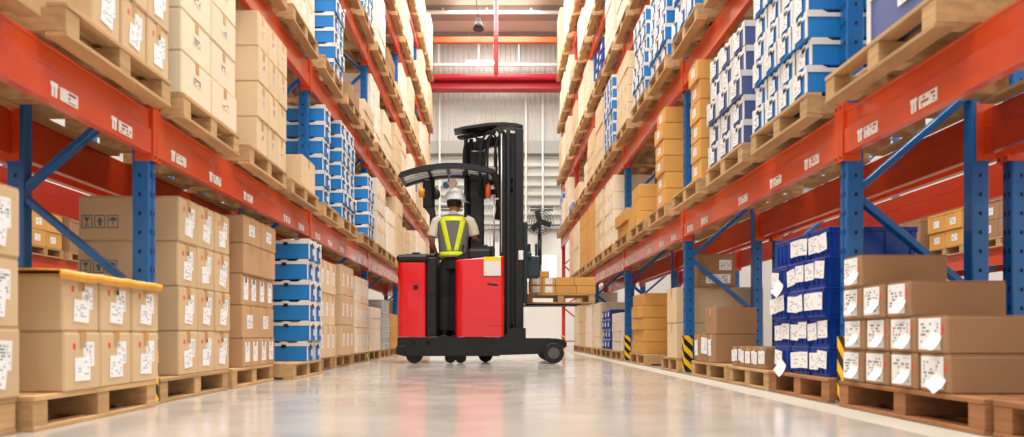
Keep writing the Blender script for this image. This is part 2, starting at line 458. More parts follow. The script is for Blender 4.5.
def beam_mesh(L_, h=.23):
    mb = MB()
    # stepped section: upper band set back, lower band proud, lip on top
    mb.box(-L_/2, L_/2, .0, .05, 0, h*.56, .003)
    mb.box(-L_/2, L_/2, .012, .05, h*.56, h, .003)
    mb.box(-L_/2, L_/2, .008, .05, h-.012, h+.0, .002)
    return mb
BL = 3.125-.075-.02
BEAM = beam_mesh(BL).mesh('load_beam', beam_shade)
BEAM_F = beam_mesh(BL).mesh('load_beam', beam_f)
cn = MB(); cn.prism([(-.006,0),(.036,0),(.036,.006),(-.001,.006),(-.001,.098),(-.006,.098)],-.035,.27,0,'z')
for z in (-.015, .25): cn.cyl((.015,-.001,z),(.015,-.004,z),.006,8,1)
CONN_A = cn.mesh('beam_connector', [beam_f, hole_m])
cn = MB(); cn.prism([(.006,0),(-.036,0),(-.036,.006),(.001,.006),(.001,.098),(.006,.098)],-.035,.27,0,'z')
for z in (-.015, .25): cn.cyl((-.015,-.001,z),(-.015,-.004,z),.006,8,1)
CONN_B = cn.mesh('beam_connector', [beam_f, hole_m])
STK = MB().box(-.035,.035,-.002,0,0,.085,.0).mesh('beam_sticker', beamlab)
STK2 = MB().box(-.062,.062,-.002,0,0,.055,.0).mesh('beam_sticker', beamlab)
def glyph():      # pale pictogram beside the printed sticker: bar over a post
    mb = MB(); mb.prism([(-.024,.06),(-.024,.042),(-.018,.042),(-.018,0),(-.004,0),(-.004,.042),(.004,.042),(.004,0),(.018,0),(.018,.042),(.024,.042),(.024,.06)],-.002,0,0,'y'); return mb
GLY = glyph().mesh('beam_emblem', paper)
LEVW = ['', 'first', 'second', 'third', 'fourth', 'fifth']
def beam(s, Xf, k, lev, rackname, front=True, stickers=False, y=None, flip=False):
    """Xf is the outer face of the beam; flip turns it to face away from the aisle"""
    yc = (YK[k] if y is None else y)+.075+(3.125-.075)/2
    ss = -s if flip else s
    rz = R(90) if ss < 0 else R(-90)
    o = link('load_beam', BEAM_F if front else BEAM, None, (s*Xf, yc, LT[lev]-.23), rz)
    bay = k+2
    tag(o, 'orange steel shelf beam, %s side of %s, %s level, %s bay' % ('aisle' if front else 'back', rackname, LEVW[lev], ORD[bay]), 'rack beam', 'orange shelf beams')
    # at each end a connector plate overlapping the upright face
    h2 = (3.125-.075)/2
    link('beam_connector', CONN_A, o, (h2-.0, -.006, 0)); link('beam_connector', CONN_B, o, (-h2+.0, -.006, 0))
    if stickers:
        sg = 1 if ss < 0 else -1
        for off in (.33, .85, 1.45, 2.4, 2.85):
            xl = (off-.075-h2+.0)*sg
            link('beam_emblem', GLY, o, (xl-.1, -.0015, .02)); link('beam_sticker', STK2, o, (xl, -.0015, .022))
    return o
for s in (-1, 1):
    sn = side_name(s)
    for i, k in enumerate(range(0, 6)):
        frame(s, XFS[s], k, '%s rack beside the aisle' % sn, i+1, red=(k >= 4 and s > 0), guard=True, group='blue upright frames along the aisle')
    for k in range(-1, 5):
        for lev in range(1, 6):
            if lev > 1 and (LT[lev]-.6)*700/(YK[k]+3.1) > 335+200: continue
            if (LT[lev]-.37-.23)*700/(YK[k]+3.12) > 335: continue
            beam(s, XFS[s]-.02, k, lev, '%s rack' % sn, True, stickers=(lev == 1 and k < 3))
            beam(s, XFS[s]+.77, k, lev, '%s rack' % sn, False, flip=True)
    # back-to-back rack behind
    for i, k in enumerate(range(0, 4)):
        frame(s, 2.72, k, 'second %s rack row' % sn, i+1, group='blue upright frames of the rows behind')
    for k in range(-1, 3):
        beam(s, 2.70, k, 1, 'second %s row' % sn, True)
        beam(s, 2.72+.77, k, 1, 'second %s row' % sn, False, flip=True)
    # rack over the next aisle
    for i, k in enumerate(range(0, 5)):
        frame(s, 6.8, k, 'far %s rack row' % sn, i+1, group='blue upright frames of the rows behind')
    for k in range(0, 4):
        beam(s, 6.78, k, 1, 'far %s row' % sn, True)
        beam(s, 6.8+.77, k, 1, 'far %s row' % sn, False, flip=True)

# ------------------------------------------------------------------ pallets
PM = {}
def pallet_parts(w, d, mt):
    key = (round(w,2), round(d,2), mt.name)
    if key in PM: return PM[key]
    top = MB(); nb = 7
    for i in range(nb):      # boards run along the aisle (local X)
        y = i*(d-.085)/(nb-1)
        top.box(-w/2, w/2, y, y+.085, PH-.02, PH, .002)
    bot = MB()
    for i in range(4):
        y = i*(d-.09)/3
        bot.box(-w/2, w/2, y, y+.09, .0, .018, .002)
    st = MB().box(-.045,.045,.004,d-.004,.0185,PH-.0205,.002)
    PM[key] = (top.mesh('top_deck', mt), bot.mesh('bottom_deck', mt), st.mesh('stringer', mt), w)
    return PM[key]
def whole_pallet(w, d, mt):
    key = ('w', round(w,2), round(d,2), mt.name)
    if key in PM: return PM[key]
    mb = MB()
    for i in range(5):
        y = i*(d-.1)/4; mb.box(-w/2, w/2, y, y+.1, PH-.02, PH)
    for i in range(3):
        y = i*(d-.1)/2; mb.box(-w/2, w/2, y, y+.1, 0, .018)
    for q in (-w/2+.045, 0, w/2-.045): mb.box(q-.045, q+.045, .004, d-.004, .0185, PH-.0205)
    PM[key] = mb.mesh('pallet', mt); return PM[key]
def pallet(s, Xf, y0, y1, z, label, mt=None, d=.72, detail=True, jit=.01, group='wooden pallets'):
    mt = mt or wood
    w = y1-y0; (x, yy), rz = place(s, Xf, (y0+y1)/2)
    rz += random.uniform(-jit, jit)*.6
    if detail:
        r_ = empty('pallet', (x, yy, z), rz, label, 'pallet', group)
        t, b_, st, ww = pallet_parts(w, d, mt)
        link('top_deck', t, r_); link('bottom_deck', b_, r_)
        for q in (-w/2+.045, 0, w/2-.045): link('stringer', st, r_, (q, 0, 0))
    else:
        r_ = link('pallet', whole_pallet(w, d, mt), None, (x, yy, z), rz); tag(r_, label, 'pallet', group)
    return r_

# ------------------------------------------------------------------ goods
BOXM = {'kraft':kraft,'tan':tan,'brown':brown,'mid':midb,'cream':cream,'pale':pale,'orange':orangeb}
BOXW = {'kraft':'tan','tan':'light tan','brown':'brown','mid':'mid-brown','cream':'cream','pale':'off-white','orange':'orange-brown'}
MC = {}
def cached(key, fn):
    if key not in MC: MC[key] = fn()
    return MC[key]
def carton_mesh(w, d, h, kd):
    def fn():
        mb = MB()
        mb.box(-w/2, w/2, 0, d, 0, h-.004, .007)
        mb.box(-w/2+.003, -.002, .003, d-.003, h-.0045, h, .001)
        mb.box(.002, w/2-.003, .003, d-.003, h-.0045, h, .001)
        return mb.mesh('carton', BOXM[kd])
    return cached(('c', round(w,3), round(d,3), round(h,3), kd), fn)
def tape_mesh(w, d, h):
    def fn():
        mb = MB(); t = .045 if w > .2 else .03
        mb.prism([(-.0012,h*.72),(0,h*.72),(0,h-.0002),(d,h-.0002),(d,h+.0008),(-.0012,h+.0008)], -t/2, t/2, 0, 'x')
        return mb.mesh('packing_tape', tape)
    return cached(('t', round(w,3), round(d,3), round(h,3)), fn)
def rect(name, w, h, mt, key=None, th=.0012):
    return cached((name, round(w,3), round(h,3), mt.name), lambda: MB().box(-w/2, w/2, -th, 0, 0, h).mesh(name, mt))
def slip_mesh(w, h):
    def fn():      # loose paper hanging from a pouch, bowed out at the foot
        mb = MB(); n = 5; vs = []; fs = []
        for i in range(n+1):
            t = i/n; z = h*(1-t); y = -.002-.035*t*t; x = .25*w*t
            vs += [(-w/2+x, y, z), (w/2+x, y-.004*t, z+.012*t)]
        for i in range(n): fs.append((2*i, 2*i+2, 2*i+3, 2*i+1))
        m2 = len(vs); vs += [(a, b+.001, c) for a, b, c in vs]
        fs += [tuple(m2+j for j in reversed(f)) for f in fs[:n]]
        mb.add(vs, fs); return mb.mesh('paper_slip', paper)
    return cached(('slip', round(w,3), round(h,3)), fn)
def add_labels(o, w, d, h, style, rnd):
    """paper stuck on the aisle face (local -Y)"""
    if not style: return
    if style == 'A':      # two overlapping sheets and a red dot
        a = link('shipping_label', rect('shipping_label', w*.3, h*.42, label_m), o, (w*.16, 0, h*.4)); a.rotation_euler = (0, rnd.uniform(-.06,.06), 0)
        b_ = link('delivery_slip', rect('delivery_slip', w*.42, h*.4, slip_m), o, (-w*.02, -.0015, h*.16)); b_.rotation_euler = (0, rnd.uniform(-.1,.16), 0)
        link('red_sticker', rect('red_sticker', w*.06, h*.1, redst), o, (-w*.24, 0, h*.7))
    elif style == 'B':    # printed label with loose slip and red tab
        link('shipping_label', rect('shipping_label', w*.72, h*.84, label_m), o, (-w*.08, 0, h*.1))
        a = link('paper_slip', slip_mesh(w*.36, h*.42), o, (w*.04, -.002, h*.16)); a.rotation_euler = (0, rnd.uniform(.1,.7), 0)
        link('red_sticker', rect('red_sticker', w*.07, h*.16, redst), o, (w*.33, 0, h*.55))
    elif style == 'C':    # printed marks on the board
        link('printed_mark', rect('printed_mark', w*.3, h*.22, mark_m), o, (0, 0, h*.4))
    elif style == 'D':    # one white label
        a = link('shipping_label', rect('shipping_label', w*.34, h*.42, label_m), o, (rnd.uniform(-.08,.08)*w, 0, h*.3)); a.rotation_euler = (0, rnd.uniform(-.05,.05), 0)
    elif style == 'E':    # tall plastic pouch
        link('document_pouch', rect('document_pouch', w*.55, h*.7, slip_m), o, (0, 0, h*.18))
    elif style == 'G':    # wide delivery notes taped across the front, some hanging
        for q in (-.24, .24):
            if rnd.random() < .88:
                a = link('delivery_note', rect('delivery_note', w*.47, h*.58, slip_m), o, (w*q+rnd.uniform(-.01,.01), -.002-.002*(q > 0), h*rnd.uniform(.2,.32))); a.rotation_euler = (0, rnd.uniform(-.12,.12), 0)
        if rnd.random() < .1:
            a = link('paper_slip', slip_mesh(w*.45, h*.5), o, (0, -.006, .0)); a.rotation_euler = (0, .5, 0)
    elif style == 'F':    # two papers flapping
        for q in (-.2, .2):
            a = link('paper_slip', slip_mesh(w*.34, h*.62), o, (w*q, -.002, h*.25)); a.rotation_euler = (0, rnd.uniform(-.3,.3), 0)
def care_icons(o, w, d, h, sx):
    """three handling pictograms printed on the end face that looks to the camera (local x = sx*w/2)"""
    par = MB()
    for i in range(3):
        y0 = .34+i*.075+.01; y1 = y0+.062; z0 = h*.28; z1 = z0+.075
        X = sx*w/2
        def rr(a0,a1,b0,b1,mi=0):
            par.box(X, X+sx*.0012, a0, a1, b0, b1, 0, mi)
        rr(y0,y1,z0,z0+.005); rr(y0,y1,z1-.005,z1); rr(y0,y0+.004,z0,z1); rr(y1-.004,y1,z0,z1)
        ym = (y0+y1)/2
        if i == 0:    # umbrella
            pts = [(ym-.024,z0+.042),(ym+.024,z0+.042),(ym+.016,z0+.058),(ym,z0+.064),(ym-.016,z0+.058)]
            par.prism(pts, X, X+sx*.0013, 0, 'x'); rr(ym-.002,ym+.002,z0+.014,z0+.042)
        elif i == 1:  # arrow up
            par.prism([(ym-.018,z0+.036),(ym+.018,z0+.036),(ym,z0+.064)], X, X+sx*.0013, 0, 'x'); rr(ym-.008,ym+.008,z0+.014,z0+.036)
        else:         # glass
            par.prism([(ym-.018,z0+.062),(ym+.018,z0+.062),(ym,z0+.034)], X, X+sx*.0013, 0, 'x'); rr(ym-.002,ym+.002,z0+.016,z0+.036); rr(ym-.012,ym+.012,z0+.012,z0+.016)
    par.build('care_symbols', icon_b, o)

def rim_carton(w, d, h, col):
    """blue carton with a white cut-out rim, like a nested produce tray"""
    def body():
        mb = MB(); mb.box(-w/2+.004, w/2-.004, .004, d-.004, 0, h*.9, .004)
        return mb.mesh('rimmed_carton', violetb if col == 'violet' else blueb)
    def rim():
        mb = MB(); t = .004; z0 = h*.74; z1 = h-.002
        def strip(L_, put):
            # outline with raised hand-hold tab in the middle
            pts = [(-L_/2,z0),(L_/2,z0),(L_/2,z1),(L_*.32,z1),(L_*.25,z1-h*.1),(L_*.1,z1-h*.1),(L_*.05,z1-h*.03),(-L_*.05,z1-h*.03),(-L_*.1,z1-h*.1),(-L_*.25,z1-h*.1),(-L_*.32,z1),(-L_/2,z1)]
            put(pts)
        strip(w, lambda p: mb.prism(p, -.002, .004, 0, 'y')); strip(w, lambda p: mb.prism(p, d-.004, d+.002, 0, 'y'))
        strip(d, lambda p: mb.prism([(a+d/2,b) for a,b in p], -w/2, -w/2+.006, 0, 'x')); strip(d, lambda p: mb.prism([(a+d/2,b) for a,b in p], w/2-.006, w/2, 0, 'x'))
        # corner feet of white board showing at the bottom corners
        for sx in (-1,1):
            mb.box(sx*w/2-.0015, sx*(w/2-.03), -.001, .003, h*.0+.002, h*.74)
        return mb.mesh('rim', whiteb)
    def clip():
        mb = MB()
        mb.box(-.02,.02,-.003,0,h*.66,h*.82)
        return mb.mesh('clip', black_p)
    k = (round(w,3), round(d,3), round(h,3), col)
    return cached(('rb',)+k, body), cached(('rr',)+k, rim), cached(('rc',)+k, clip)
def tote_mesh(w, d, h):
    def fn():
        mb = MB(); t = .006
        def ring(z0, z1, e0, e1):      # tapered wall
            vs = []
            for z, e in ((z0,e0),(z1,e1)):
                vs += [(-w/2+e, e, z), (w/2-e, e, z), (w/2-e, d-e, z), (-w/2+e, d-e, z)]
            mb.add(vs, [(0,1,5,4),(1,2,6,5),(2,3,7,6),(3,0,4,7)])
        mb.add([(-w/2+.014,.014,0),(w/2-.014,.014,0),(w/2-.014,d-.014,0),(-w/2+.014,d-.014,0)], [(3,2,1,0)])
        ring(0, h*.84, .014, .009)
        mb.box(-w/2+.002, w/2-.002, .002, d-.002, h*.84, h*.87, .002)
        mb.box(-w/2+.006, w/2-.006, .006, d-.006, h*.87, h*.96, .002)
        mb.box(-w/2+.001, w/2-.001, .001, d-.001, h*.955, h-.001, .003)
        n = 4
        for i in range(n):
            x = -w/2+.03+(w-.06)*i/(n-1); mb.box(x-.004, x+.004, .003, .012, h*.1, h*.84)
            y = .04+(d-.08)*i/(n-1)
            for sx in (-1,1): mb.box(sx*(w/2-.012), sx*(w/2-.003), y-.005, y+.005, h*.1, h*.84)
        return mb.mesh('blue_tote', tote_m)
    return cached(('tote', round(w,3), round(d,3), round(h,3)), fn)
def tray_mesh(w, d, h):
    def fn():
        mb = MB(); mb.box(-w/2+.01,w/2-.01,.01,d-.01,0,h*.8,.004); mb.box(-w/2,w/2,0,d,h*.8,h-.002,.006); mb.box(-w/2+.004,w/2-.004,.004,d-.004,h*.35,h*.45,.002)
        return mb.mesh('grey_tray', grey_tray)
    return cached(('tray', round(w,3), round(d,3), round(h,3)), fn)

ITEMS = []      # deferred goods
def stack(s, lev, y0, y1, desc, kd, tiers, h, cols=3, d=.6, Xf=None, style=None, z=None, far=False, icons=(), keep=None, tape_on=True):
    """desc: words naming the pallet; cols: int or list per tier; fills y0..y1"""
    Xf = Xf if Xf is not None else (XF+.01 if lev == 0 else 1.695)
    zz = (LT[lev]+PH if z is None else z)+.001
    for t in range(tiers):
        hh = h[t] if isinstance(h, (list,tuple)) else h
        c = cols[t] if isinstance(cols, (list,tuple)) else cols
        a0, a1 = (keep[t] if keep else (y0, y1))
        cw = (a1-a0)/c
        tj = random.uniform(-.016,.02) if kd in ('blue','violet','mid','tote','orange') else random.uniform(-.004,.008)
        for i in range(c):
            yc = a0+cw*(i+.5)
            tw = 'bottom' if t == 0 else ('top' if t == tiers-1 else ORD[t+1]+'-up')
            cwd = 'only' if c == 1 else ('nearest' if i == 0 else ('farthest' if i == c-1 else ORD[i+1]))
            ITEMS.append(dict(s=s, x=Xf+tj+random.uniform(0,.006), y=yc, z=zz, w=cw-.006-random.uniform(0,.003), d=d, h=hh-.001, kd=kd,
                style=(style[t] if isinstance(style, (list,tuple)) else style), row=tw, colw=cwd, desc=desc, lev=lev, icon=((t, i) in icons), rz=random.uniform(-.008,.008) if y0 < 9 else random.uniform(-.012,.012),
                n=len(ITEMS), tp=tape_on))
        zz += hh
    return zz
PALN = {}
def pal(s, lev, y0, y1, mt=None, d=None, Xf=None, row='', near=None):
    sn = side_name(s); key = (s, lev, row)
    PALN[key] = PALN.get(key, 0)+1; n = PALN[key]
    rk = '%s%s' % (row+' ' if row else '', sn)
    where = ('floor pallet of %s rack' % rk) if lev == 0 else ('pallet on %s rack %s shelf' % (rk, LEVW[lev]))
    desc = '%s %s' % (ORD[n], where)
    X = Xf if Xf is not None else (XF+.005 if lev == 0 else 1.685)
    far = (y0+y1)/2 > 9.5 or bool(row)
    lb = 'wooden pallet, %s from camera, %s %s' % (ORD[n], 'on the floor under' if lev == 0 else 'on %s shelf of' % LEVW[lev], rk+' rack')
    pallet(s, X, y0, y1, LT[lev]+.0005, lb, mt, d or (.72 if lev == 0 else .88), not far, group='wooden pallets along the racks')
    return desc

def slot(k, j, lev):
    if lev == 0: a = YK[k]+.10+j*1.0; return a, a+.92
    a = YK[k]+.12+j*1.0; return a, a+.86

# ---- left, floor
s = -1
d_ = pal(s,0,1.64,2.64); stack(s,0,1.80,2.65,d_,'kraft',3,.262,3,.45,style='A',Xf=1.795)
d_ = pal(s,0,2.665,3.63,Xf=1.755); stack(s,0,2.84,3.655,d_,'kraft',2,[.25,.235],3,.5,style='A',Xf=1.748)
SHEET = (2.80, 3.66)
d_ = pal(s,0,3.785,4.74); stack(s,0,4.02,4.80,d_,'kraft',4,.259,3,.58,style='A',icons=((2,0),(3,0)))
d_ = pal(s,0,4.82,5.72); stack(s,0,5.02,5.74,d_,'mid',5,[.21,.24,.23,.22,.2],[4,2,4,2,2],.5,style=['E','D','E',None,'D'])
d_ = pal(s,0,5.78,6.72,Xf=1.66); stack(s,0,6.24,6.70,d_,'blue',6,.183,2,.42,Xf=1.655)
d_ = pal(s,0,6.92,7.78); stack(s,0,7.0,7.72,d_,'tan',3,.335,3,.5,Xf=1.75,style='D')
d_ = pal(s,0,7.92,8.8); stack(s,0,8.0,8.74,d_,'kraft',3,.35,3,.5,Xf=1.76,style='D')
d_ = pal(s,0,8.9,9.86); stack(s,0,8.95,9.8,d_,'cream',3,.33,4,.5,Xf=1.76,style='D')
d_ = pal(s,0,10.04,10.95); stack(s,0,10.1,10.9,d_,'pale',4,.16,4,.5,Xf=1.78,style='D')
d_ = pal(s,0,11.04,11.95); stack(s,0,11.1,11.9,d_,'tray',8,.1,2,.5,Xf=1.78)
d_ = pal(s,0,12.02,12.94); stack(s,0,12.1,12.9,d_,'orange',3,.2,4,.5,Xf=1.80,style='D')
for k in (3,4):
    for j in range(3):
        a, b_ = slot(k,j,0); d_ = pal(s,0,a,b_); stack(s,0,a+.04,b_-.02,d_,('tan','cream','kraft')[(k+j)%3],3,.3,3,.5,style='D')
# ---- left, first shelf
d_ = pal(s,1,1.66,2.60); stack(s,1,1.8,2.5,d_,'kraft',3,.26,3,.45,style='A')
d_ = pal(s,1,2.76,3.64); stack(s,1,2.95,3.655,d_,'kraft',4,.25,3,.6,style='A')
d_ = pal(s,1,3.80,4.62); stack(s,1,3.79,4.60,d_,'cream',5,.232,2,.6,style='C')
d_ = pal(s,1,4.82,5.68); stack(s,1,5.02,5.72,d_,'tan',4,.255,3,.55,style='C')
d_ = pal(s,1,5.82,6.70); stack(s,1,6.2,6.64,d_,'tan',1,.29,1,.5)
d_ = pal(s,1,6.92,7.60); stack(s,1,6.93,7.2,d_,'blue',6,.162,1,.45,style=None)
d_ = pal(s,1,7.75,8.6); stack(s,1,7.78,8.5,d_,'blue',7,.154,3,.4)
d_ = pal(s,1,8.95,9.82); stack(s,1,9.35,9.8,d_,'blue',5,.17,2,.42)
for k in (2,3,4):
    for j in range(3):
        a, b_ = slot(k,j,1); d_ = pal(s,1,a,b_); stack(s,1,a+.05,b_-.02,d_,('tan','cream','pale')[(k*2+j)%3],random.choice((4,4,3)),random.choice((.24,.27)),3,.6,style='D')
# ---- left, second shelf
d_ = pal(s,2,4.82,5.70); stack(s,2,4.9,5.65,d_,'cream',4,.26,3,.6,style='D')
d_ = pal(s,2,5.85,6.70); stack(s,2,5.9,6.62,d_,'cream',4,.26,3,.6,style='D')
d_ = pal(s,2,6.92,7.80); stack(s,2,7.42,7.86,d_,'blue',5,.165,2,.5)
d_ = pal(s,2,8.0,8.82); stack(s,2,8.2,8.78,d_,'brown',1,.2,2,.6)
d_ = pal(s,2,8.98,9.84); stack(s,2,9.1,9.8,d_,'tan',2,.15,3,.6,style='C')
LOW = {(-1,3,2,1):('brown',2),(-1,3,2,2):('tan',1),(1,3,2,1):('tote',3),(1,3,2,2):('tan',1),(1,2,3,1):('tan',2),(1,2,3,2):('blue',1),(-1,2,3,2):('tan',2),(-1,4,3,2):('cream',2),(1,4,3,2):('tan',2)}
def far_block(s, lev, ks, kinds, tmax=4):
    for k in ks:
        for j in range(3):
            a, b_ = slot(k,j,lev); d_ = pal(s,lev,a,b_); rnd = random.random()
            kd = kinds[(k*3+j) % len(kinds)]
            if (s,lev,k,j) in LOW:
                kq, nq = LOW[(s,lev,k,j)]; stack(s,lev,a+.06,b_-.04,d_,kq,nq,.17,2,.5,style='D'); continue
            xo = 1.695+random.uniform(-.0,.09); st_ = random.uniform(0,.12); h_ = random.choice((.255,.2,.23)); nt_ = tmax if rnd > .35 else tmax-1
            if h_ < .21 and rnd > .5: nt_ += 1
            if kd == 'blue': stack(s,lev,a+.06,b_-.04,d_,'blue',6,.165,3,.5,Xf=xo)
            else: stack(s,lev,a+.03+st_,b_-.01,d_,kd,nt_,h_,random.choice((2,3,3)),.6,Xf=xo,style='D')
far_block(s,2,(2,3,4),['tan','cream','pale','cream'])
d_ = pal(s,3,7.92,8.8); stack(s,3,8.0,8.75,d_,'pale',4,.25,3,.6,style='D')
d_ = pal(s,3,8.96,9.84); stack(s,3,9.1,9.8,d_,'blue',6,.165,3,.5)
far_block(s,3,(2,3,4),['pale','cream','tan'])
far_block(s,4,(2,3,4),['cream','pale','tan'],4)
far_block(s,5,(3,4),['cream','tan','pale'],6)
# ---- right, floor
s = 1
d_ = pal(s,0,1.58,2.535,mt=woodr,Xf=1.80)
d_ = pal(s,0,2.56,3.635,mt=woodr,Xf=1.785)
stack(s,0,2.75,3.61,d_,'brown',4,.157,[4,4,3,1],.42,Xf=1.79,style='B',keep=[(2.745,3.61),(2.775,3.61),(3.02,3.61),(3.42,3.61)],tape_on=False)
d_ = pal(s,0,3.79,4.60,mt=woodr); stack(s,0,3.83,4.58,d_,'tote',5,.166,3,.5,style='F')
d_ = pal(s,0,4.63,5.42); stack(s,0,4.70,5.36,d_,'brown',1,.15,5,.4,style='G')
d_ = pal(s,0,5.45,6.43); stack(s,0,5.76,6.36,d_,'brown',2,[.24,.225],[3,1],.34,style=['G',None],keep=[(5.76,6.36),(5.76,6.06)])
d_ = pal(s,0,6.91,7.62); zt_ = stack(s,0,6.95,7.32,d_,'tan',2,.355,1,.87,Xf=1.80)
BIGTOP = zt_
d_ = pal(s,0,8.45,9.4); stack(s,0,8.60,9.3,d_,'orange',5,.15,[2,2,2,2,1],.6,Xf=1.82)
d_ = pal(s,0,10.03,10.92); stack(s,0,10.1,10.86,d_,'pale',4,.14,4,.5,style='D')
d_ = pal(s,0,11.0,11.94); stack(s,0,11.05,11.9,d_,'tote',4,.16,3,.5,style='D')
d_ = pal(s,0,12.0,12.94); stack(s,0,12.1,12.9,d_,'cream',4,.2,3,.5,style='D')
for k in (3,):
    for j in range(3):
        a, b_ = slot(k,j,0); d_ = pal(s,0,a,b_); stack(s,0,a+.04,b_-.02,d_,('pale','tan','cream')[(k+j)%3],4,.26,3,.5,style='D')
# ---- right, first shelf
d_ = pal(s,1,1.62,2.40); stack(s,1,1.66,2.36,d_,'tan',3,.26,2,.5,style='D')
d_ = pal(s,1,2.68,3.58); stack(s,1,2.72,3.2,d_,'violet',3,.26,1,.52)
d_ = pal(s,1,3.79,4.62); stack(s,1,3.785,4.60,d_,'blue',7,.15,4,.45,style='D')
d_ = pal(s,1,4.78,5.62); stack(s,1,4.80,5.58,d_,'violet',5,.17,3,.45,style='D')
d_ = pal(s,1,5.82,6.68); stack(s,1,5.84,6.12,d_,'orange',6,.165,1,.42,style='D')
d_ = pal(s,1,6.92,7.72); stack(s,1,7.05,7.40,d_,'orange',6,.165,1,.42,style='D')
d_ = pal(s,1,7.92,8.78); stack(s,1,8.3,8.76,d_,'orange',3,.16,2,.42,style='D')
d_ = pal(s,1,8.94,9.84); stack(s,1,8.98,9.8,d_,'orange',2,.16,3,.42,style='D')
for k in (2,3):
    for j in range(3):
        a, b_ = slot(k,j,1); d_ = pal(s,1,a,b_); stack(s,1,a+.05,b_-.02,d_,('orange','cream','tan')[(k*2+j)%3],4,.25,3,.6,style='D')
# ---- right, second shelf and up
d_ = pal(s,2,4.80,5.66); stack(s,2,4.85,5.6,d_,'blue',5,.165,3,.5,style='D')
d_ = pal(s,2,5.85,6.70); stack(s,2,5.9,6.66,d_,'blue',6,.165,3,.5,style='D')
d_ = pal(s,2,6.92,7.72); stack(s,2,6.95,7.7,d_,'blue',6,.165,3,.45,style='D')
d_ = pal(s,2,7.86,8.7); stack(s,2,7.92,8.6,d_,'blue',6,.16,3,.42,style='D')
d_ = pal(s,2,8.94,9.84); stack(s,2,8.98,9.8,d_,'tan',4,.22,3,.6)
d_ = pal(s,2,10.04,10.9); stack(s,2,10.1,10.86,d_,'blue',6,.165,3,.5,style='D')
d_ = pal(s,2,11.04,11.9); stack(s,2,11.1,11.86,d_,'tan',5,.2,3,.5,style='D')
d_ = pal(s,2,12.04,12.9); stack(s,2,12.1,12.86,d_,'tan',4,.2,3,.5,style='D')
far_block(s,2,(3,4),['cream','pale','blue'])
d_ = pal(s,3,7.92,8.8); stack(s,3,8.0,8.75,d_,'cream',4,.25,3,.6)
d_ = pal(s,3,8.96,9.84); stack(s,3,9.0,9.8,d_,'cream',4,.25,3,.6)
far_block(s,3,(2,3,4),['cream','pale','tan'])
far_block(s,4,(2,3,4),['pale','cream'],4)
far_block(s,5,(3,4),['pale','cream','tan'],6)
# ---- far rows over the next aisles (seen through the racks)
for s in (-1, 1):
    for k in (1,2,3):
        for j in range(3):
            a, b_ = slot(k,j,1); d_ = pal(s,1,a,b_,Xf=6.72,row='far')
            stack(s,1,a+.05,b_-.03,d_,'orange' if (j+k)%3 else 'brown',random.choice((3,4,4)),.24,2,.6,Xf=6.73,style='D')
            if k < 3:
                a, b_ = slot(k,j,0); d_ = pal(s,0,a,b_,Xf=6.80,row='far')
                stack(s,0,a+.05,b_-.03,d_,'brown' if (j+k)%2 else 'orange',3,.27,2,.6,Xf=6.81)

CATN = {'blue':'rimmed carton','violet':'rimmed carton','tote':'tote','tray':'tray'}
def label_of(it):
    kd = it['kd']
    nm = {'blue':'blue white-rimmed carton','violet':'slate-blue white-rimmed carton','tote':'deep blue plastic tote','tray':'grey plastic tray'}.get(kd)
    if nm is None: nm = BOXW[kd]+' carton'
    r = it['row']+' row'; c = it['colw']+' column'
    return '%s, %s, %s, %s' % (nm, r, c, it['desc'])
def vis(it):
    # size in the photograph (zero when clearly outside the frame)
    s_ = 700/it['y']; x = 495+it['s']*it['x']*s_; y = 335-(it['z']+it['h']*.5-.37)*s_
    sz = it['w']*it['h']/it['y']**2*(it['x']/it['y']) + it['d']*it['h']/it['y']**2*.2
    if not (-25 < x < 1050) or y < -40: sz *= .01
    if it['x'] > 5: sz *= .4
    return sz
def kind_key(kd): return {'blue':'r','violet':'r','tote':'t','tray':'y'}.get(kd, 'c')
rest = []
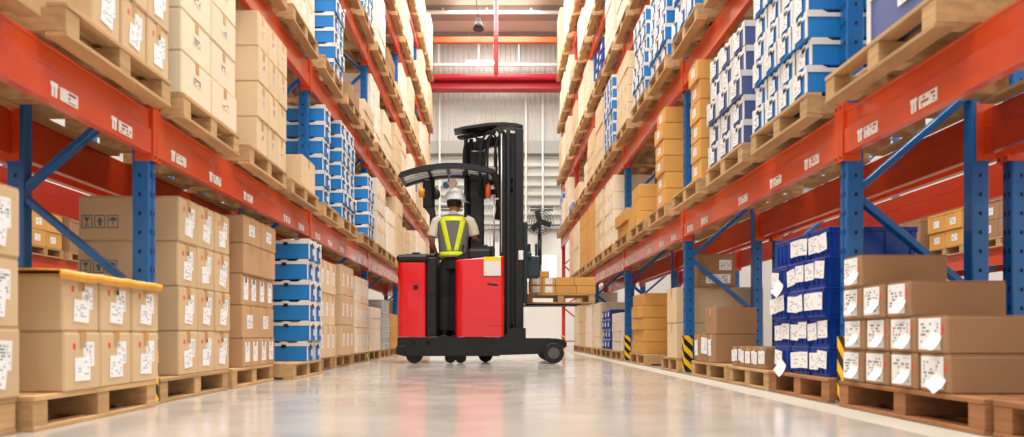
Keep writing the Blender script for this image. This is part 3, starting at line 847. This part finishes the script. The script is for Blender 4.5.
for kk, cap in (('c', 300), ('r', 300), ('t', 300), ('y', 300)):
    L_ = sorted([i for i in ITEMS if kind_key(i['kd']) == kk], key=vis, reverse=True)
    for q, it in enumerate(L_):
        if q >= cap: rest.append(it); continue
        w_, d0, h_ = math.floor(it['w']*100)/100, it['d'], it['h']
        kd = it['kd']; rnd = random.Random(it['n'])
        (x, y), rz = place(it['s'], it['x'], it['y']); rz += it['rz']
        grp = {'c':'cartons stacked on the pallets','r':'blue rimmed cartons on the pallets','t':'blue totes on the pallets','y':'grey trays on the pallets'}[kk]
        near = it['y'] < 11
        if kk == 'c':
            o = link('carton', carton_mesh(w_, d0, h_, kd), None, (x,y,it['z']), rz)
            if near and it['tp']: link('packing_tape', tape_mesh(w_, d0, h_), o)
            add_labels(o, w_, d0, h_, it['style'], rnd)
            if it['icon']: care_icons(o, w_, d0, h_, -1 if it['s'] < 0 else 1)
            tag(o, label_of(it), 'carton', grp)
        elif kk == 'r':
            b0, r0, c0 = rim_carton(w_, d0, h_, kd)
            o = link('rimmed_carton', b0, None, (x,y,it['z']), rz); link('rim', r0, o); 
            if near: link('clip', c0, o, (0,-.002,0)); link('clip', c0, o, ((-1 if it['s'] < 0 else 1)*w_/2, d0/2, 0), (-1 if it['s'] < 0 else 1)*R(90))
            lb = it['style']
            if it['y'] < 10:
                if lb: 
                    a = link('shipping_label', rect('shipping_label', w_*.42, h_*.62, label_m), o, (-w_*.1,-.003,h_*.14)); a.rotation_euler = (0, rnd.uniform(-.1,.1), 0)
                    ex = -1 if it['s'] < 0 else 1
                    if kd == 'violet' and it['colw'] == 'nearest':
                        e_ = link('end_label', rect('end_label', .22, h_*.6, label_m), o, (ex*(w_/2+.002), .2, h_*.1), R(90)*ex)
                else: link('shipping_label', rect('shipping_label', w_*.25, h_*.3, label_m), o, (w_*.15,-.003,h_*.25))
            tag(o, label_of(it), 'rimmed carton', grp)
        elif kk == 't':
            o = link('blue_tote', tote_mesh(w_, d0, h_), None, (x,y,it['z']), rz); add_labels(o, w_, d0, h_, 'G' if near else 'D', rnd)
            tag(o, label_of(it), 'tote', grp)
            if near:
                for ch in o.children: pass
        else:
            o = link('grey_tray', tray_mesh(w_, d0, h_), None, (x,y,it['z']), rz); tag(o, label_of(it), 'tray', grp)
# remaining small distant goods: one object per kind
for kk, nm, lb in (('c', 'distant_cartons', 'small tan and cream cartons stacked on the most distant rack shelves'), ('r', 'distant_rimmed_cartons', 'blue white-rimmed cartons on the most distant pallets')):
    mb = MB(); keys = ['kraft','tan','brown','mid','cream','pale','orange'] if kk == 'c' else ['blue','violet','rim']
    some = False
    for it in rest:
        if kind_key(it['kd']) != kk: continue
        some = True
        (x, y), rz = place(it['s'], it['x'], it['y']); M = Matrix.Translation((x,y,it['z'])) @ Matrix.Rotation(rz, 4, 'Z')
        w_, d0, h_ = it['w'], it['d'], it['h']
        if kk == 'c': mb.box(-w_/2,w_/2,0,d0,0,h_,.006,keys.index(it['kd']),M)
        else: mb.box(-w_/2+.004,w_/2-.004,.004,d0-.004,0,h_*.75,0,keys.index(it['kd']),M); mb.box(-w_/2,w_/2,0,d0,h_*.75,h_,0,2,M)
    if some:
        o = mb.build(nm, [BOXM[k] for k in keys] if kk == 'c' else [blueb, violetb, whiteb])
        tag(o, lb, 'cartons', kind='stuff')

# yellow strapping film over the second floor pallet on the left
mb = MB(); n = 26
y0, y1 = SHEET; vs = []; fs = []
zt0 = PH+.487
for i in range(n+1):
    yy = y0+(y1-y0)*i/n; wv = .002*math.sin(i*1.7)+.002*math.sin(i*.9)
    for (xx, zz) in ((-1.738, zt0-.028+wv), (-1.736, zt0+.012+wv*.5), (-1.85, zt0+.016+wv), (-2.05, zt0+.016), (-2.25, zt0+.014)):
        vs.append((xx+wv*.4, yy, zz))
for i in range(n):
    for j in range(4): fs.append((i*5+j, (i+1)*5+j, (i+1)*5+j+1, i*5+j+1))
mb.add(vs, fs, 0, True)
o = mb.build('yellow_packing_sheet', yellow_film)
md = o.modifiers.new('thick', 'SOLIDIFY'); md.thickness = .008; md.offset = -1
solo(o, 'yellow plastic packing sheet draped over cartons on near left floor pallet', 'packing sheet')
# carton with end labels standing on the big cartons, right
(x, y), rz = place(1, 2.0, 7.05)
o = link('carton', carton_mesh(.36, .36, .32, 'brown'), None, (x, y, BIGTOP+.001), rz)
link('shipping_label', rect('shipping_label', .12, .1, label_m), o, (.181, .26, .16), R(90))
link('barcode_label', rect('barcode_label', .24, .09, label_m), o, (.181, .19, .03), R(90))
solo(o, 'square brown carton with white end labels standing on two big tan cartons', 'carton')

# ------------------------------------------------------------------ reach truck
def px(x, y, Y): return ((x-495)*Y/700, Y, .37+(335-y)*Y/700)
Y1 = 9.1
T = empty('reach_truck', (0, 0, 0), 0, 'red and black stand-on reach truck with tall dark mast in the aisle', 'forklift')
mb = MB()
mb.prism([(-1.27,.13),(-1.2,.095),(.06,.095),(.06,.34),(-1.27,.34)], Y1, Y1+1.15)
mb.box(-1.285,-1.15,Y1-.01,Y1+1.16,.11,.24,.02)
mb.build('chassis', dark_m, T)
hm = MB()
for x in (-1.06, -.87): hm.cyl((x,Y1-.005,.27),(x,Y1+.001,.27),.03,14)
for x in (-.08+.03, .15): hm.cyl((x,Y1-.043,.285),(x,Y1-.039,.285),.014,12)
hm.build('bolt_hole', mat('hole_black',(4,4,4),.9), T)
def arm(y, name='outrigger'):
    mb = MB()
    mb.prism([(-.2,.10),(.58,.125),(.64,.2),(.88,.2),(.93,.22),(.93,.27),(.88,.31),(.80,.325),(-.2,.325)], y, y+.16)
    return mb.build(name, dark_m, T)
arm(Y1-.04); arm(Y1+1.03)
def wheel(x, y, z, r, w, name, hub=True):
    mb = MB(); mb.loft([((x,y,z),r*.9,r*.9),((x,y+.015,z),r,r),((x,y+w-.015,z),r,r),((x,y+w,z),r*.9,r*.9)],32)
    o = mb.build(name, rubber, T)
    if hub:
        h = MB(); h.cyl((x,y-.008,z),(x,y+.002,z),r*.55,20); h.cyl((x,y-.02,z),(x,y-.006,z),r*.2,12); h.build('hub', mat('grey_hub_metal',(96,96,94),.45,metal=.4), o)
    return o
wheel(.755, Y1-.1, .136, .135, .15, 'load_wheel'); wheel(.755, Y1+1.06, .136, .135, .13, 'load_wheel')
wheel(-1.055, Y1+.03, .11, .109, .1, 'drive_wheel', False); 
wheel(-.585, Y1+.06, .075, .074, .05, 'caster_wheel', False); wheel(-.45, Y1+.06, .075, .074, .05, 'caster_wheel', False)
wheel(-.13, Y1+.45, .1, .099, .1, 'drive_wheel', False)
# red panels
def rounded_panel(x0, x1, z0, z1l, z1r, y0, y1, r=.07, n=6):
    """plan outline with rounded near corners, sloping top"""
    pts = []
    for a in range(n+1):
        t = math.pi+math.pi/2*a/n; pts.append((x0+r+r*math.cos(t), y0+r+r*math.sin(t)))
    for a in range(n+1):
        t = 1.5*math.pi+math.pi/2*a/n; pts.append((x1-r*.5+r*.5*math.cos(t), y0+r*.5+r*.5*math.sin(t)))
    pts += [(x1,y1),(x0,y1)]
    m_ = len(pts); mb = MB()
    ztop = lambda x: z1l+(z1r-z1l)*(x-x0)/(x1-x0)
    vs = [(a,b_,z0) for a,b_ in pts]+[(a,b_,ztop(a)-.012) for a,b_ in pts]+[(x0+(x1-x0)*.5+(a-(x0+x1)/2)*.97, y0+(b_-y0)*.985+.008, ztop(a)) for a,b_ in pts]
    fs = [tuple(reversed(range(m_))), tuple(range(2*m_,3*m_))]
    for l in (0,1):
        fs += [(l*m_+i, l*m_+(i+1)%m_, (l+1)*m_+(i+1)%m_, (l+1)*m_+i) for i in range(m_)]
    mb.add(vs, fs, 0, False)
    return mb
rounded_panel(-1.27,-.905,.345,1.315,1.315,Y1,Y1+1.1).build('side_panel', truck_red, T)
rounded_panel(-.52,.12,.345,1.345,1.40,Y1-.01,Y1+1.1,.1).build('side_panel', truck_red, T)
mb = MB(); mb.box(-1.285,-.87,Y1-.012,Y1+1.11,1.318,1.42,.035); mb.box(-1.2,-.78,Y1+.1,Y1+1.05,1.39,1.44,.02)
mb.box(-1.1,-.98,Y1+.1,Y1+.3,1.42,1.46,.015)
mb.build('top_cap', black_p, T)
mb = MB(); mb.box(-.905,-.765,Y1+.06,Y1+1.1,.345,1.39,.015); mb.box(-.765,-.52,Y1+.85,Y1+1.1,.345,1.36,.02); mb.box(-.86,-.79,Y1+.045,Y1+.052,.9,.96,.005)
mb.build('operator_backrest', mat('deep_black_pad',(12,12,13),.55), T)
mb = MB(); mb.box(-.765,-.52,Y1+.02,Y1+.85,.341,.352,.003); mb.build('step_mat', rubber, T)
mb = MB(); mb.prism([(-.5,1.352),(-.5,1.40),(-.38,1.47),(-.30,1.53),(-.02,1.54),(.0,1.50),(.0,1.385)], Y1+.1, Y1+.95)
mb.box(-.36,-.04,Y1+.06,Y1+.5,1.36,1.5,.03)
mb.cyl((-.14,Y1+.25,1.53),(-.14,Y1+.25,1.57),.045,14); mb.tube([(-.4,Y1+.3,1.42),(-.44,Y1+.3,1.52),(-.42,Y1+.3,1.58)],.014,8,0,4)
mb.build('control_console', black_p, T)
mb = MB(); mb.cyl((-.68,Y1+.5,1.42),(-.68,Y1+.5,1.46),.05,14); mb.sphere((-.82,Y1+.42,1.47),.035,.035,.03); mb.build('control_knob', black_p, T)
st = MB(); st.box(-.145,.075,Y1-.016,Y1-.012,1.14,1.33); sto = st.build('notice_sheet', mat('grey_white_sheet',(226,220,214),.5), T)
MB().box(-.145,.075,Y1-.017,Y1-.0125,1.33,1.385).build('notice_header', yellow_p, sto)
mb = MB(); mb.box(-1.06,-1.0,Y1-.004,Y1+.002,.96,1.02,.0); mb.loft([((-.1,Y1-.013,1.03),.001,.008),((-.06,Y1-.0135,1.033),.003,.014),((.0,Y1-.0135,1.022),.003,.015),((.04,Y1-.013,1.018),.001,.008)],10)
mb.build('panel_slot', black_p, T)
mb = MB(); mb.box(-.12,.11,Y1-.0125,Y1-.0115,.49,.494); mb.box(-.15,.1,Y1-.0125,Y1-.0115,1.125,1.13); mb.build('panel_seam', mat('dark_red_seam',(120,8,16),.5), T)
# overhead guard
def arc(x0, x1, n, z0, zm, z1):
    out = []
    for i in range(n+1):
        t = i/n; out.append((x0+(x1-x0)*t, (1-t)**2*z0+2*t*(1-t)*zm+t*t*z1))
    return out
A = arc(-1.24, -.02, 10, 2.455, 2.68, 2.50)
G = MB()
for yy, zo in ((Y1+.05, 0), (Y1+.6, 0)):
    G.prism([(a,b_+.036) for a,b_ in A]+[(a,b_-.036) for a,b_ in reversed(A)], yy-.03, yy+.03)
for i in (0, 3, 5, 7, 10): G.bar((A[i][0],Y1+.05,A[i][1]),(A[i][0],Y1+.6,A[i][1]),.045,.05,0,.01)
# front leg of the guard curving down to the mast
G.tube([(-.04,Y1+.5,2.5),(.03,Y1+.5,2.4),(.06,Y1+.5,2.2),(.03,Y1+.5,1.95)],.04,10,0,5)
G.tube([(-.04,Y1+.03,2.5),(.015,Y1+.1,2.44),(.05,Y1+.2,2.28),(.05,Y1+.3,2.1)],.045,10,0,5)
Go = G.build('overhead_guard', black_p, T)
for q in range(4):
    gl = MB(); yy = Y1+.15+q*.115
    gl.prism([(a,b_+.008) for a,b_ in A]+[(a,b_-.008) for a,b_ in reversed(A)], yy, yy+.035)
    gl.build('roof_slat', mat('pale_grey_slat', (150,148,142), .45), Go)
mb = MB(); mb.box(-.90,-.83,Y1+.52,Y1+.6,1.42,2.55,.012); mb.box(-.99,-.84,Y1+.48,Y1+.6,2.1,2.52,.03); mb.prism([(-.97,2.12),(-.83,2.12),(-.81,2.0),(-.87,1.97)], Y1+.49, Y1+.59)
mb.build('guard_pillar', black_p, T)
MB().cyl((-1.0,Y1+.44,2.25),(-1.0,Y1+.44,2.36),.042,14).build('amber_beacon', amber, T)
mb = MB(); mb.sphere((-.80,Y1+.5,2.30),.05,.03,.075); mb.tube([(-.84,Y1+.54,2.42),(-.80,Y1+.5,2.36)],.01,6); mb.build('mirror', black_p, T)
mb = MB(); mb.sphere((-.655,Y1+.3,2.385),.05,.05,.05); mb.cyl((-.63,Y1+.3,2.39),(-.60,Y1+.3,2.56),.012,8); bo = mb.build('blue_spot_lamp', mat('blue_lens',(72,122,168),.3), T)
bo['label'] = 'small round blue lamp under the guard'
mb = MB(); mb.bar((-.61,Y1+.25,2.36),(-.52,Y1+.25,2.43),.05,.09); c_ = mb.build('hanging_card', mat('pale_orange_card',(206,176,152),.6), T)
# mast: two rails joined by cross members and a top yoke
mN = (.22, Y1+.16); mF = (-.29, Y1+.58)
def rail(cx, cy, zb, zt_, sc=1.):
    mb = MB()
    # nested channel sections, webs facing sideways
    for (dx, w_, dz) in ((-.135, .05, 0.), (-.045, .055, -.03), (.10, .11, -.015)):
        mb.box(cx+dx*sc-w_/2, cx+dx*sc+w_/2, cy-.07, cy+.07, zb, zt_+dz, .008)
    mb.box(cx-.15*sc, cx+.15*sc, cy+.03, cy+.06, zb, zt_-.05)
    return mb
rail(mN[0], mN[1], .33, 3.10).build('mast_rail', mast_m, T)
rail(mF[0], mF[1], .34, 3.10, .82).build('mast_rail', mast_m, T)
def cross(z, h_=.08, yo=0):
    mb = MB(); mb.bar((mF[0],mF[1]+yo,z),(mN[0],mN[1]+yo,z),.07,h_,0,.008); mb.build('mast_crossbar', mast_m, T)
cross(2.30,.07); cross(2.42,.05); cross(3.0,.12,.1); cross(.45,.14); cross(1.2,.08,.1)
yk = MB()
yk.prism([(-.54,3.06),(-.4,3.08),(0,3.135),(.2,3.13),(.37,3.10),(.37,3.13),(.28,3.155),(.1,3.17),(-.1,3.16),(-.4,3.115),(-.54,3.08)], Y1+.1, Y1+.34)
yk.bar((-.5,Y1+.5,3.07),(.0,Y1+.3,3.11),.12,.04,0,.01)
yk.build('mast_top_plate', dark_m, T)
for i, (xa, xb, zc, za, yy) in enumerate(((-.42,-.19,3.06,2.5,.2),(-.2,.06,3.06,2.3,.15),(-.14,.02,3.02,2.2,.22),(.0,.2,3.05,2.6,.1),(-.1,.12,3.08,2.4,.12))):
    mb = MB(); mb.tube([(xa,Y1+yy+.1,za),(xa+.01,Y1+yy+.05,zc-.2),((xa+xb)/2,Y1+yy,zc),(xb-.01,Y1+yy+.05,zc-.2),(xb,Y1+yy+.1,za)],.016,8,0,6); mb.build('hose', rubber, T)
ch = MB()
for x in (-.115, -.065): 
    z = 1.5
    while z < 2.22: ch.box(x-.009,x+.009,Y1+.3,Y1+.315,z,z+.028); z += .036
ch.build('lift_chain', chrome, T)
MB().cyl((-.015,Y1+.2,1.45),(-.015,Y1+.2,2.22),.013,8).box(-.015,.05,Y1+.19,Y1+.21,2.17,2.19).build('lift_rod', chrome, T)
MB().cyl((.085,Y1+.05,1.45),(.085,Y1+.05,3.0),.008,8).build('lift_rod', chrome, T)
mb = MB(); mb.cyl((-.09,Y1+.24,2.20),(-.09,Y1+.24,2.36),.036,14); mb.sphere((-.09,Y1+.24,2.36),.036,.036,.03); mb.build('orange_cap', orange_p, T)
MB().box(.0,.05,Y1+.28,Y1+.3,1.62,1.74).build('scale_plate', chrome, T)
mb = MB(); mb.box(-.35,-.15,Y1+.48,Y1+.66,.35,2.9,.02); mb.box(.09,.13,Y1+.1,Y1+.24,.35,2.95); mb.build('lift_cylinder', dark_m, T)
MB().box(.31,.37,Y1+.088,Y1+.0895,1.36,1.48).build('small_sticker', label_m, T)
MB().prism([(.09,.32),(.40,.32),(.40,.46),(.24,.47),(.2,.45)], Y1-.02, Y1+.0).prism([(.09,.32),(.40,.32),(.40,.46),(.24,.47),(.2,.45)], Y1+.1, Y1+.12).build('mast_bracket', dark_m, T)
mb = MB(); mb.box(.38,.62,Y1+.5,Y1+.75,1.16,1.46,.02); mb.box(.38,.5,Y1+.45,Y1+.85,1.42,1.5,.01); mb.box(.38,.44,Y1+.35,Y1+1.1,.80,1.9,.01); mb.box(.44,.5,Y1+.7,Y1+.8,1.5,1.65,.01)
mb.build('fork_carriage', teal_m, T)
PY = 10.0
for yy in (PY+.18, PY+.62):
    MB().prism([(.40,.80),(1.25,.806),(1.25,.8205),(.44,.8205),(.44,1.25),(.40,1.25)], yy, yy+.11).build('fork', dark_m, T)
# load on the forks
pl_ = empty('pallet', (.94, PY, .8215), 0, 'wooden pallet of cartons raised on the reach truck forks', 'pallet', 'wooden pallets along the racks')
t, b_, st, ww = pallet_parts(.98, .8, wood)
link('top_deck', t, pl_); link('bottom_deck', b_, pl_)
for q in (-.445, 0, .445): link('stringer', st, pl_, (q, 0, 0))
z0 = .8215+PH+.001
for t_, row in enumerate(((.175,.19,.30,.28), (.175,.19,.27,.31), (.28,))):
    x = .50 if t_ < 2 else .5
    for i, w_ in enumerate(row):
        h_ = .12 if t_ < 2 else .09
        o = link('carton', carton_mesh(w_-.004, .5, h_-.001, 'orange'), None, (x+w_/2, PY+.02, z0), 0)
        if w_ < .2: add_labels(o, w_, .5, h_, 'E', random.Random(i+t_*5))
        tag(o, 'orange-brown carton on the raised pallet, %s row, %s from mast' % (('bottom','middle','top')[t_], ('first','second','third','fourth')[i]), 'carton', 'cartons on the raised pallet')
        x += w_
    z0 += .12

# ------------------------------------------------------------------ operator
PX, PYm = -.565, Y1+.42
P0 = Vector((PX, PYm, 0))
def pw(*a): return (PX+a[0], PYm+a[1], a[2])
zs = [1.28, 1.42, 1.50, 1.62, 1.76, 1.88, 1.96, 2.01]
TR = {1.28:(.18,.135),1.42:(.19,.135),1.50:(.188,.128),1.62:(.196,.13),1.76:(.212,.132),1.88:(.222,.127),1.96:(.17,.10),2.01:(.08,.07)}
def trad(z):
    if z <= zs[0]: return TR[zs[0]]
    for a, b_ in zip(zs, zs[1:]):
        if z <= b_:
            t = (z-a)/(b_-a); return tuple(TR[a][i]*(1-t)+TR[b_][i]*t for i in (0,1))
    return TR[zs[-1]]
leg_c = {-1: [(-.09,0,1.34),(-.11,.0,1.1),(-.12,.02,.88),(-.12,-.01,.62),(-.12,-.02,.43)], 1: [(.07,0,1.34),(.05,.02,1.1),(.035,.05,.88),(.03,.03,.62),(.03,.02,.43)]}
armL = [(-.215,0,1.93),(-.26,-.01,1.82),(-.295,-.02,1.68),(-.29,.05,1.60),(-.255,.16,1.51)]
armR = [(.205,0,1.93),(.25,.0,1.83),(.285,.01,1.70),(.33,.10,1.66),(.34,.24,1.60)]
def torso(mb, grow=0., z0=1.28, z1=2.01):
    zz = [z for z in zs if z0 <= z <= z1]
    mb.loft([(pw(0,0,z), TR[z][0]+grow, TR[z][1]+grow) for z in zz], 24)
def limb(mb, pts, rad, n=14): mb.loft([(pw(*p), r, r) for p, r in zip(pts, rad)], n)
def remesh(o, vox, sm=4):
    m_ = o.modifiers.new('remesh', 'REMESH'); m_.mode = 'VOXEL'; m_.voxel_size = vox; m_.use_smooth_shade = True
    m2 = o.modifiers.new('smooth', 'SMOOTH'); m2.iterations = sm; m2.factor = .5
body = MB()
torso(body, -.012)
body.loft([(pw(0,.0,1.98),.062,.062),(pw(0,.01,2.04),.055,.058),(pw(.005,.02,2.1),.056,.06)],14)
body.sphere(pw(.014,.03,2.175),.092,.112,.125,20,14)
body.sphere(pw(.034,.09,2.11),.055,.06,.055,12,8)          # jaw, turned slightly right
body.sphere(pw(.055,.145,2.16),.016,.022,.022,10,6)        # nose
for sx in (-1,1): body.sphere(pw(.014+sx*.094,.03,2.15),.013,.024,.035,10,6)   # ears
for pts, sg in ((armL,-1),(armR,1)):
    limb(body, pts, (.055,.05,.042,.038,.028))
    wv = Vector(pts[-1]); dr = (Vector(pts[-1])-Vector(pts[-2])).normalized()
    palm = wv+dr*.055
    body.loft([(pw(*wv),.028,.024),(pw(*(wv+dr*.03)),.038,.022),(pw(*(wv+dr*.08)),.042,.02)],12)
    side_ = dr.cross(Vector((0,0,1))).normalized()
    for f in range(4):
        b0 = wv+dr*.08+side_*(-.03+.02*f); ln = (.06,.072,.068,.052)[f]
        p1 = b0+dr*ln*.5+Vector((0,0,-.008)); p2 = p1+dr*ln*.3+Vector((0,0,-.025)); 
        body.loft([(pw(*b0),.010,.010),(pw(*p1),.009,.009),(pw(*p2),.007,.007)],8)
    th = wv+dr*.03-side_*.03*sg
    body.loft([(pw(*th),.012,.012),(pw(*(th+dr*.03-side_*.02*sg)),.011,.011),(pw(*(th+dr*.055-side_*.022*sg+Vector((0,0,-.01)))),.008,.008)],8)
for sg in (-1,1): limb(body, leg_c[sg], (.075,.07,.052,.048,.035))
B = body.build('person', skin); remesh(B, .007, 3)
tag(B, 'person in white hard hat and grey-yellow safety vest standing on the reach truck', 'person')
mb = MB()
for sg in (-1,1):
    sx = leg_c[sg][-1]
    limb(mb, leg_c[sg][:-1]+[(sx[0],sx[1],.42)], (.104,.098,.084,.078,.072),16)
mb.loft([(pw(-.01,0,1.25),.165,.13),(pw(0,0,1.36),.172,.132),(pw(0,0,1.48),.17,.122)],20)
o = mb.build('trousers', trouser_m, B); remesh(o, .01, 4)
for sg in (-1,1):
    x, y, z = leg_c[sg][-1]
    mb = MB(); mb.loft([(pw(x,y-.06,.385),.035,.028),(pw(x,y-.02,.40),.045,.045),(pw(x,y+.08,.388),.045,.034),(pw(x,y+.17,.375),.03,.018)],14); mb.loft([(pw(x,y,.40),.045,.045),(pw(x,y,.5),.045,.045)],12); mb.box(*(lambda c: (c[0]-.045,c[0]+.045,c[1]-.09,c[1]+.18,.3535,.367))(pw(x,y,0)),.008)
    mb.build('shoe', black_p, B)
mb = MB(); torso(mb, .004, 1.42, 2.01)
limb(mb, [(-.16,0,1.93),(-.225,0,1.90),(-.265,-.01,1.80),(-.29,-.02,1.70)], (.078,.08,.072,.07)); limb(mb, [(.16,0,1.93),(.225,0,1.90),(.265,.0,1.82),(.29,.01,1.72)], (.078,.08,.072,.07))
mb.loft([(pw(0,.0,1.98),.07,.07),(pw(0,.01,2.045),.062,.066)],16)
o = mb.build('shirt', shirt_m, B); remesh(o, .009, 3)
# vest: back and front panel hugging the torso
def surf(x, z, off, sgn=-1):
    rx, ry = trad(z); rx += .012; ry += .012; t = max(-.985, min(.985, x/rx))
    return pw(x, sgn*((ry+off)*math.sqrt(1-t*t)+.003), z)
def panel(mb, fn, n=10, off=.006, sgn=-1, nu=8):
    """fn(t)->(z, xl, xr) from bottom to top"""
    vs = []; fs = []
    for i in range(n+1):
        z, xl, xr = fn(i/n)
        for j in range(nu+1): vs.append(surf(xl+(xr-xl)*j/nu, z, off, sgn))
    w_ = nu+1
    for i in range(n):
        for j in range(nu): 
            f = (i*w_+j, i*w_+j+1, (i+1)*w_+j+1, (i+1)*w_+j); fs.append(f if sgn < 0 else tuple(reversed(f)))
    mb.add(vs, fs, 0, True)
def vw(t): z = 1.43+.565*t; rx = trad(z)[0]+.012; k = .97 if z < 1.72 else .97-.17*((z-1.72)/.275); return z, -rx*k*.97, rx*k*.97
mb = MB(); panel(mb, vw, 18, .010, -1, 14); panel(mb, vw, 18, .010, 1, 14)
o = mb.build('vest', vest_m, B); V = o
md = o.modifiers.new('t', 'SOLIDIFY'); md.thickness = .006; md.offset = 1
def tapep(name, fn, n=10, sgn=-1, nu=8):
    mb = MB(); panel(mb, fn, n, .019, sgn, nu); o = mb.build(name, hivis, V); md = o.modifiers.new('t', 'SOLIDIFY'); md.thickness = .004; md.offset = 1
for sgn in (-1, 1):
    tapep('reflective_belt', lambda t: (1.43+.055*t, -.186, .186), 3, sgn, 14)
    for sx in (-1, 1):
        tapep('reflective_brace', lambda t: (1.485+.44*t, sx*(.042+.10*t)-.03-.006*t, sx*(.042+.10*t)+.03+.004*t), 12, sgn, 4)
    tapep('reflective_yoke', lambda t: (1.895+.07*t, -.17+.03*t, .17-.03*t), 3, sgn, 12)
mb = MB(); torso_r = [(pw(0,0,1.435),.204,.153),(pw(0,0,1.485),.202,.148)]; mb.loft(torso_r, 24); mb.build('reflective_waistband', hivis, V)
HS = 1.2
# hair and hard hat
mb = MB(); mb.sphere(pw(.008,.008,2.185),.1,.112,.125,20,12,0,0,math.pi*.72); mb.build('hair', hair, B)
hc = pw(.016,.025,2.20)
mb = MB()
mb.sphere(hc,.150,.172,.168,28,12,0,0,math.pi/2)
mb.loft([((hc[0],hc[1],hc[2]-.006),.162,.186),((hc[0],hc[1],hc[2]+.006),.157,.18)],28)
mb.prism([(hc[0]-.09,hc[1]+.09),(hc[0]+.1,hc[1]+.09),(hc[0]+.11,hc[1]+.16),(hc[0]+.06,hc[1]+.2),(hc[0]-.03,hc[1]+.2),(hc[0]-.08,hc[1]+.16)],hc[2]-.008,hc[2]+.004,0,'z')
mb.loft([((hc[0],hc[1]-.12,hc[2]+.11),.012,.012),((hc[0],hc[1]-.03,hc[2]+.165),.014,.012),((hc[0],hc[1]+.05,hc[2]+.158),.012,.012)],8)
mb.build('hard_hat', hat_m, B)
for side in (1,): MB().bar((hc[0]+.145,hc[1]+.04,hc[2]-.006),(hc[0]+.175,hc[1]+.14,hc[2]-.008),.06,.01,0,.004).build('hat_peak', hat_m, B)

# ------------------------------------------------------------------ wall fan by the aisle end
fx, fy, fz = px(540, 222, YW-1.)
F = empty('industrial_fan', (fx, fy, fz), 0, 'round black caged industrial fan on its stand before the white end wall', 'fan')
mb = MB()
for r_ in (.44,.36,.28,.2,.12):
    for yy in (-.12, .1):
        mb.tube([(r_*math.cos(2*math.pi*i/28), yy*(1-(r_/.44)**2)*1.0+(0 if r_ < .44 else 0), r_*math.sin(2*math.pi*i/28)) for i in range(29)], .008, 5)
for i in range(20):
    a = 2*math.pi*i/20; mb.tube([(.44*math.cos(a),0,.44*math.sin(a)),(.25*math.cos(a),-.08,.25*math.sin(a)),(.05*math.cos(a),-.12,.05*math.sin(a))],.005,4)
mb.build('cage', dark_m, F)
mb = MB()
for i in range(3):
    a = 2*math.pi*i/3+.3; M = Matrix.Rotation(a, 4, 'Y')
    mb.box(.06,.38,-.03,-.02,-.08,.1,.01,0,M)
mb.build('blade', dark_m, F)
MB().cyl((0,-.08,0),(0,.16,0),.09,16).build('motor', black_p, F)
mb = MB(); mb.box(-.04,.04,.12,.2,-fz+.02,.05,.01); mb.box(-.16,-.08,.1,.2,-1.5,-.7,.01) ; mb.cyl((0,.16,-fz),(0,.16,-fz+.04),.35,24); mb.cyl((0,.16,-1.4),(0,.16,-.35),.07,12)
mb.build('stand', dark_m, F)
# white panel leaning before the end wall, below the raised pallet
o = MB().box(.9, 2.05, 21.3, 21.36, .01, 2.0, .01).build('white_board', wall_w)
solo(o, 'large plain white board standing on the floor beyond the reach truck', 'board')

# ------------------------------------------------------------------ light
w_ = bpy.data.worlds.new('World'); SC.world = w_; w_.use_nodes = True
bg = w_.node_tree.nodes['Background']; bg.inputs[0].default_value = (1.0, .97, .94, 1); bg.inputs[1].default_value = .74
def area(name, loc, sx, sy, power, col=(1,.98,.95), rot=(0,0,0)):
    l = bpy.data.lights.new(name, 'AREA'); l.shape = 'RECTANGLE'; l.size = sx; l.size_y = sy; l.energy = power; l.color = col
    o = bpy.data.objects.new(name, l); COL.objects.link(o); o.location = loc; o.rotation_euler = rot
    return o
for i, y in enumerate((1, 6, 11, 16, 21)):  # fill lamps added under the closed roof to brighten the aisles
    area('roof_fill', (0, y, 10.35), 2.6, 3.5, (540,500,400,330,250)[i])
    for s in (-1, 1): area('roof_fill', (s*5, y, 10.35), 2.2, 3.0, (230,200,170,130,110)[i])

# ------------------------------------------------------------------ camera
cam = bpy.data.cameras.new('Camera'); co = bpy.data.objects.new('Camera', cam); COL.objects.link(co)
co.location = (0, 0, .37); co.rotation_euler = (R(90), 0, 0)
cam.sensor_width = 36; cam.lens = 700/1024*36
cam.shift_x = (512-495)/1024; cam.shift_y = (335-218.5)/1024
cam.clip_start = .05; cam.clip_end = 200
cam.dof.use_dof = True; cam.dof.focus_distance = 8.5; cam.dof.aperture_fstop = 2.0
SC.camera = co
SC.view_settings.view_transform = 'Standard'; SC.view_settings.look = 'None'
SC.view_settings.exposure = .3; SC.view_settings.gamma = 1.; SC.view_settings.use_curve_mapping = False

import os
if os.environ.get('DBG'):
    from collections import Counter
    c = Counter(ALL_LABELS); print('DUP', [k for k, v in c.items() if v > 1][:20], 'LEN', [k for k in c if k and not 4 <= len(k.split()) <= 16][:10], 'N', len(ALL_LABELS), Counter(kind_key(i['kd']) for i in ITEMS))
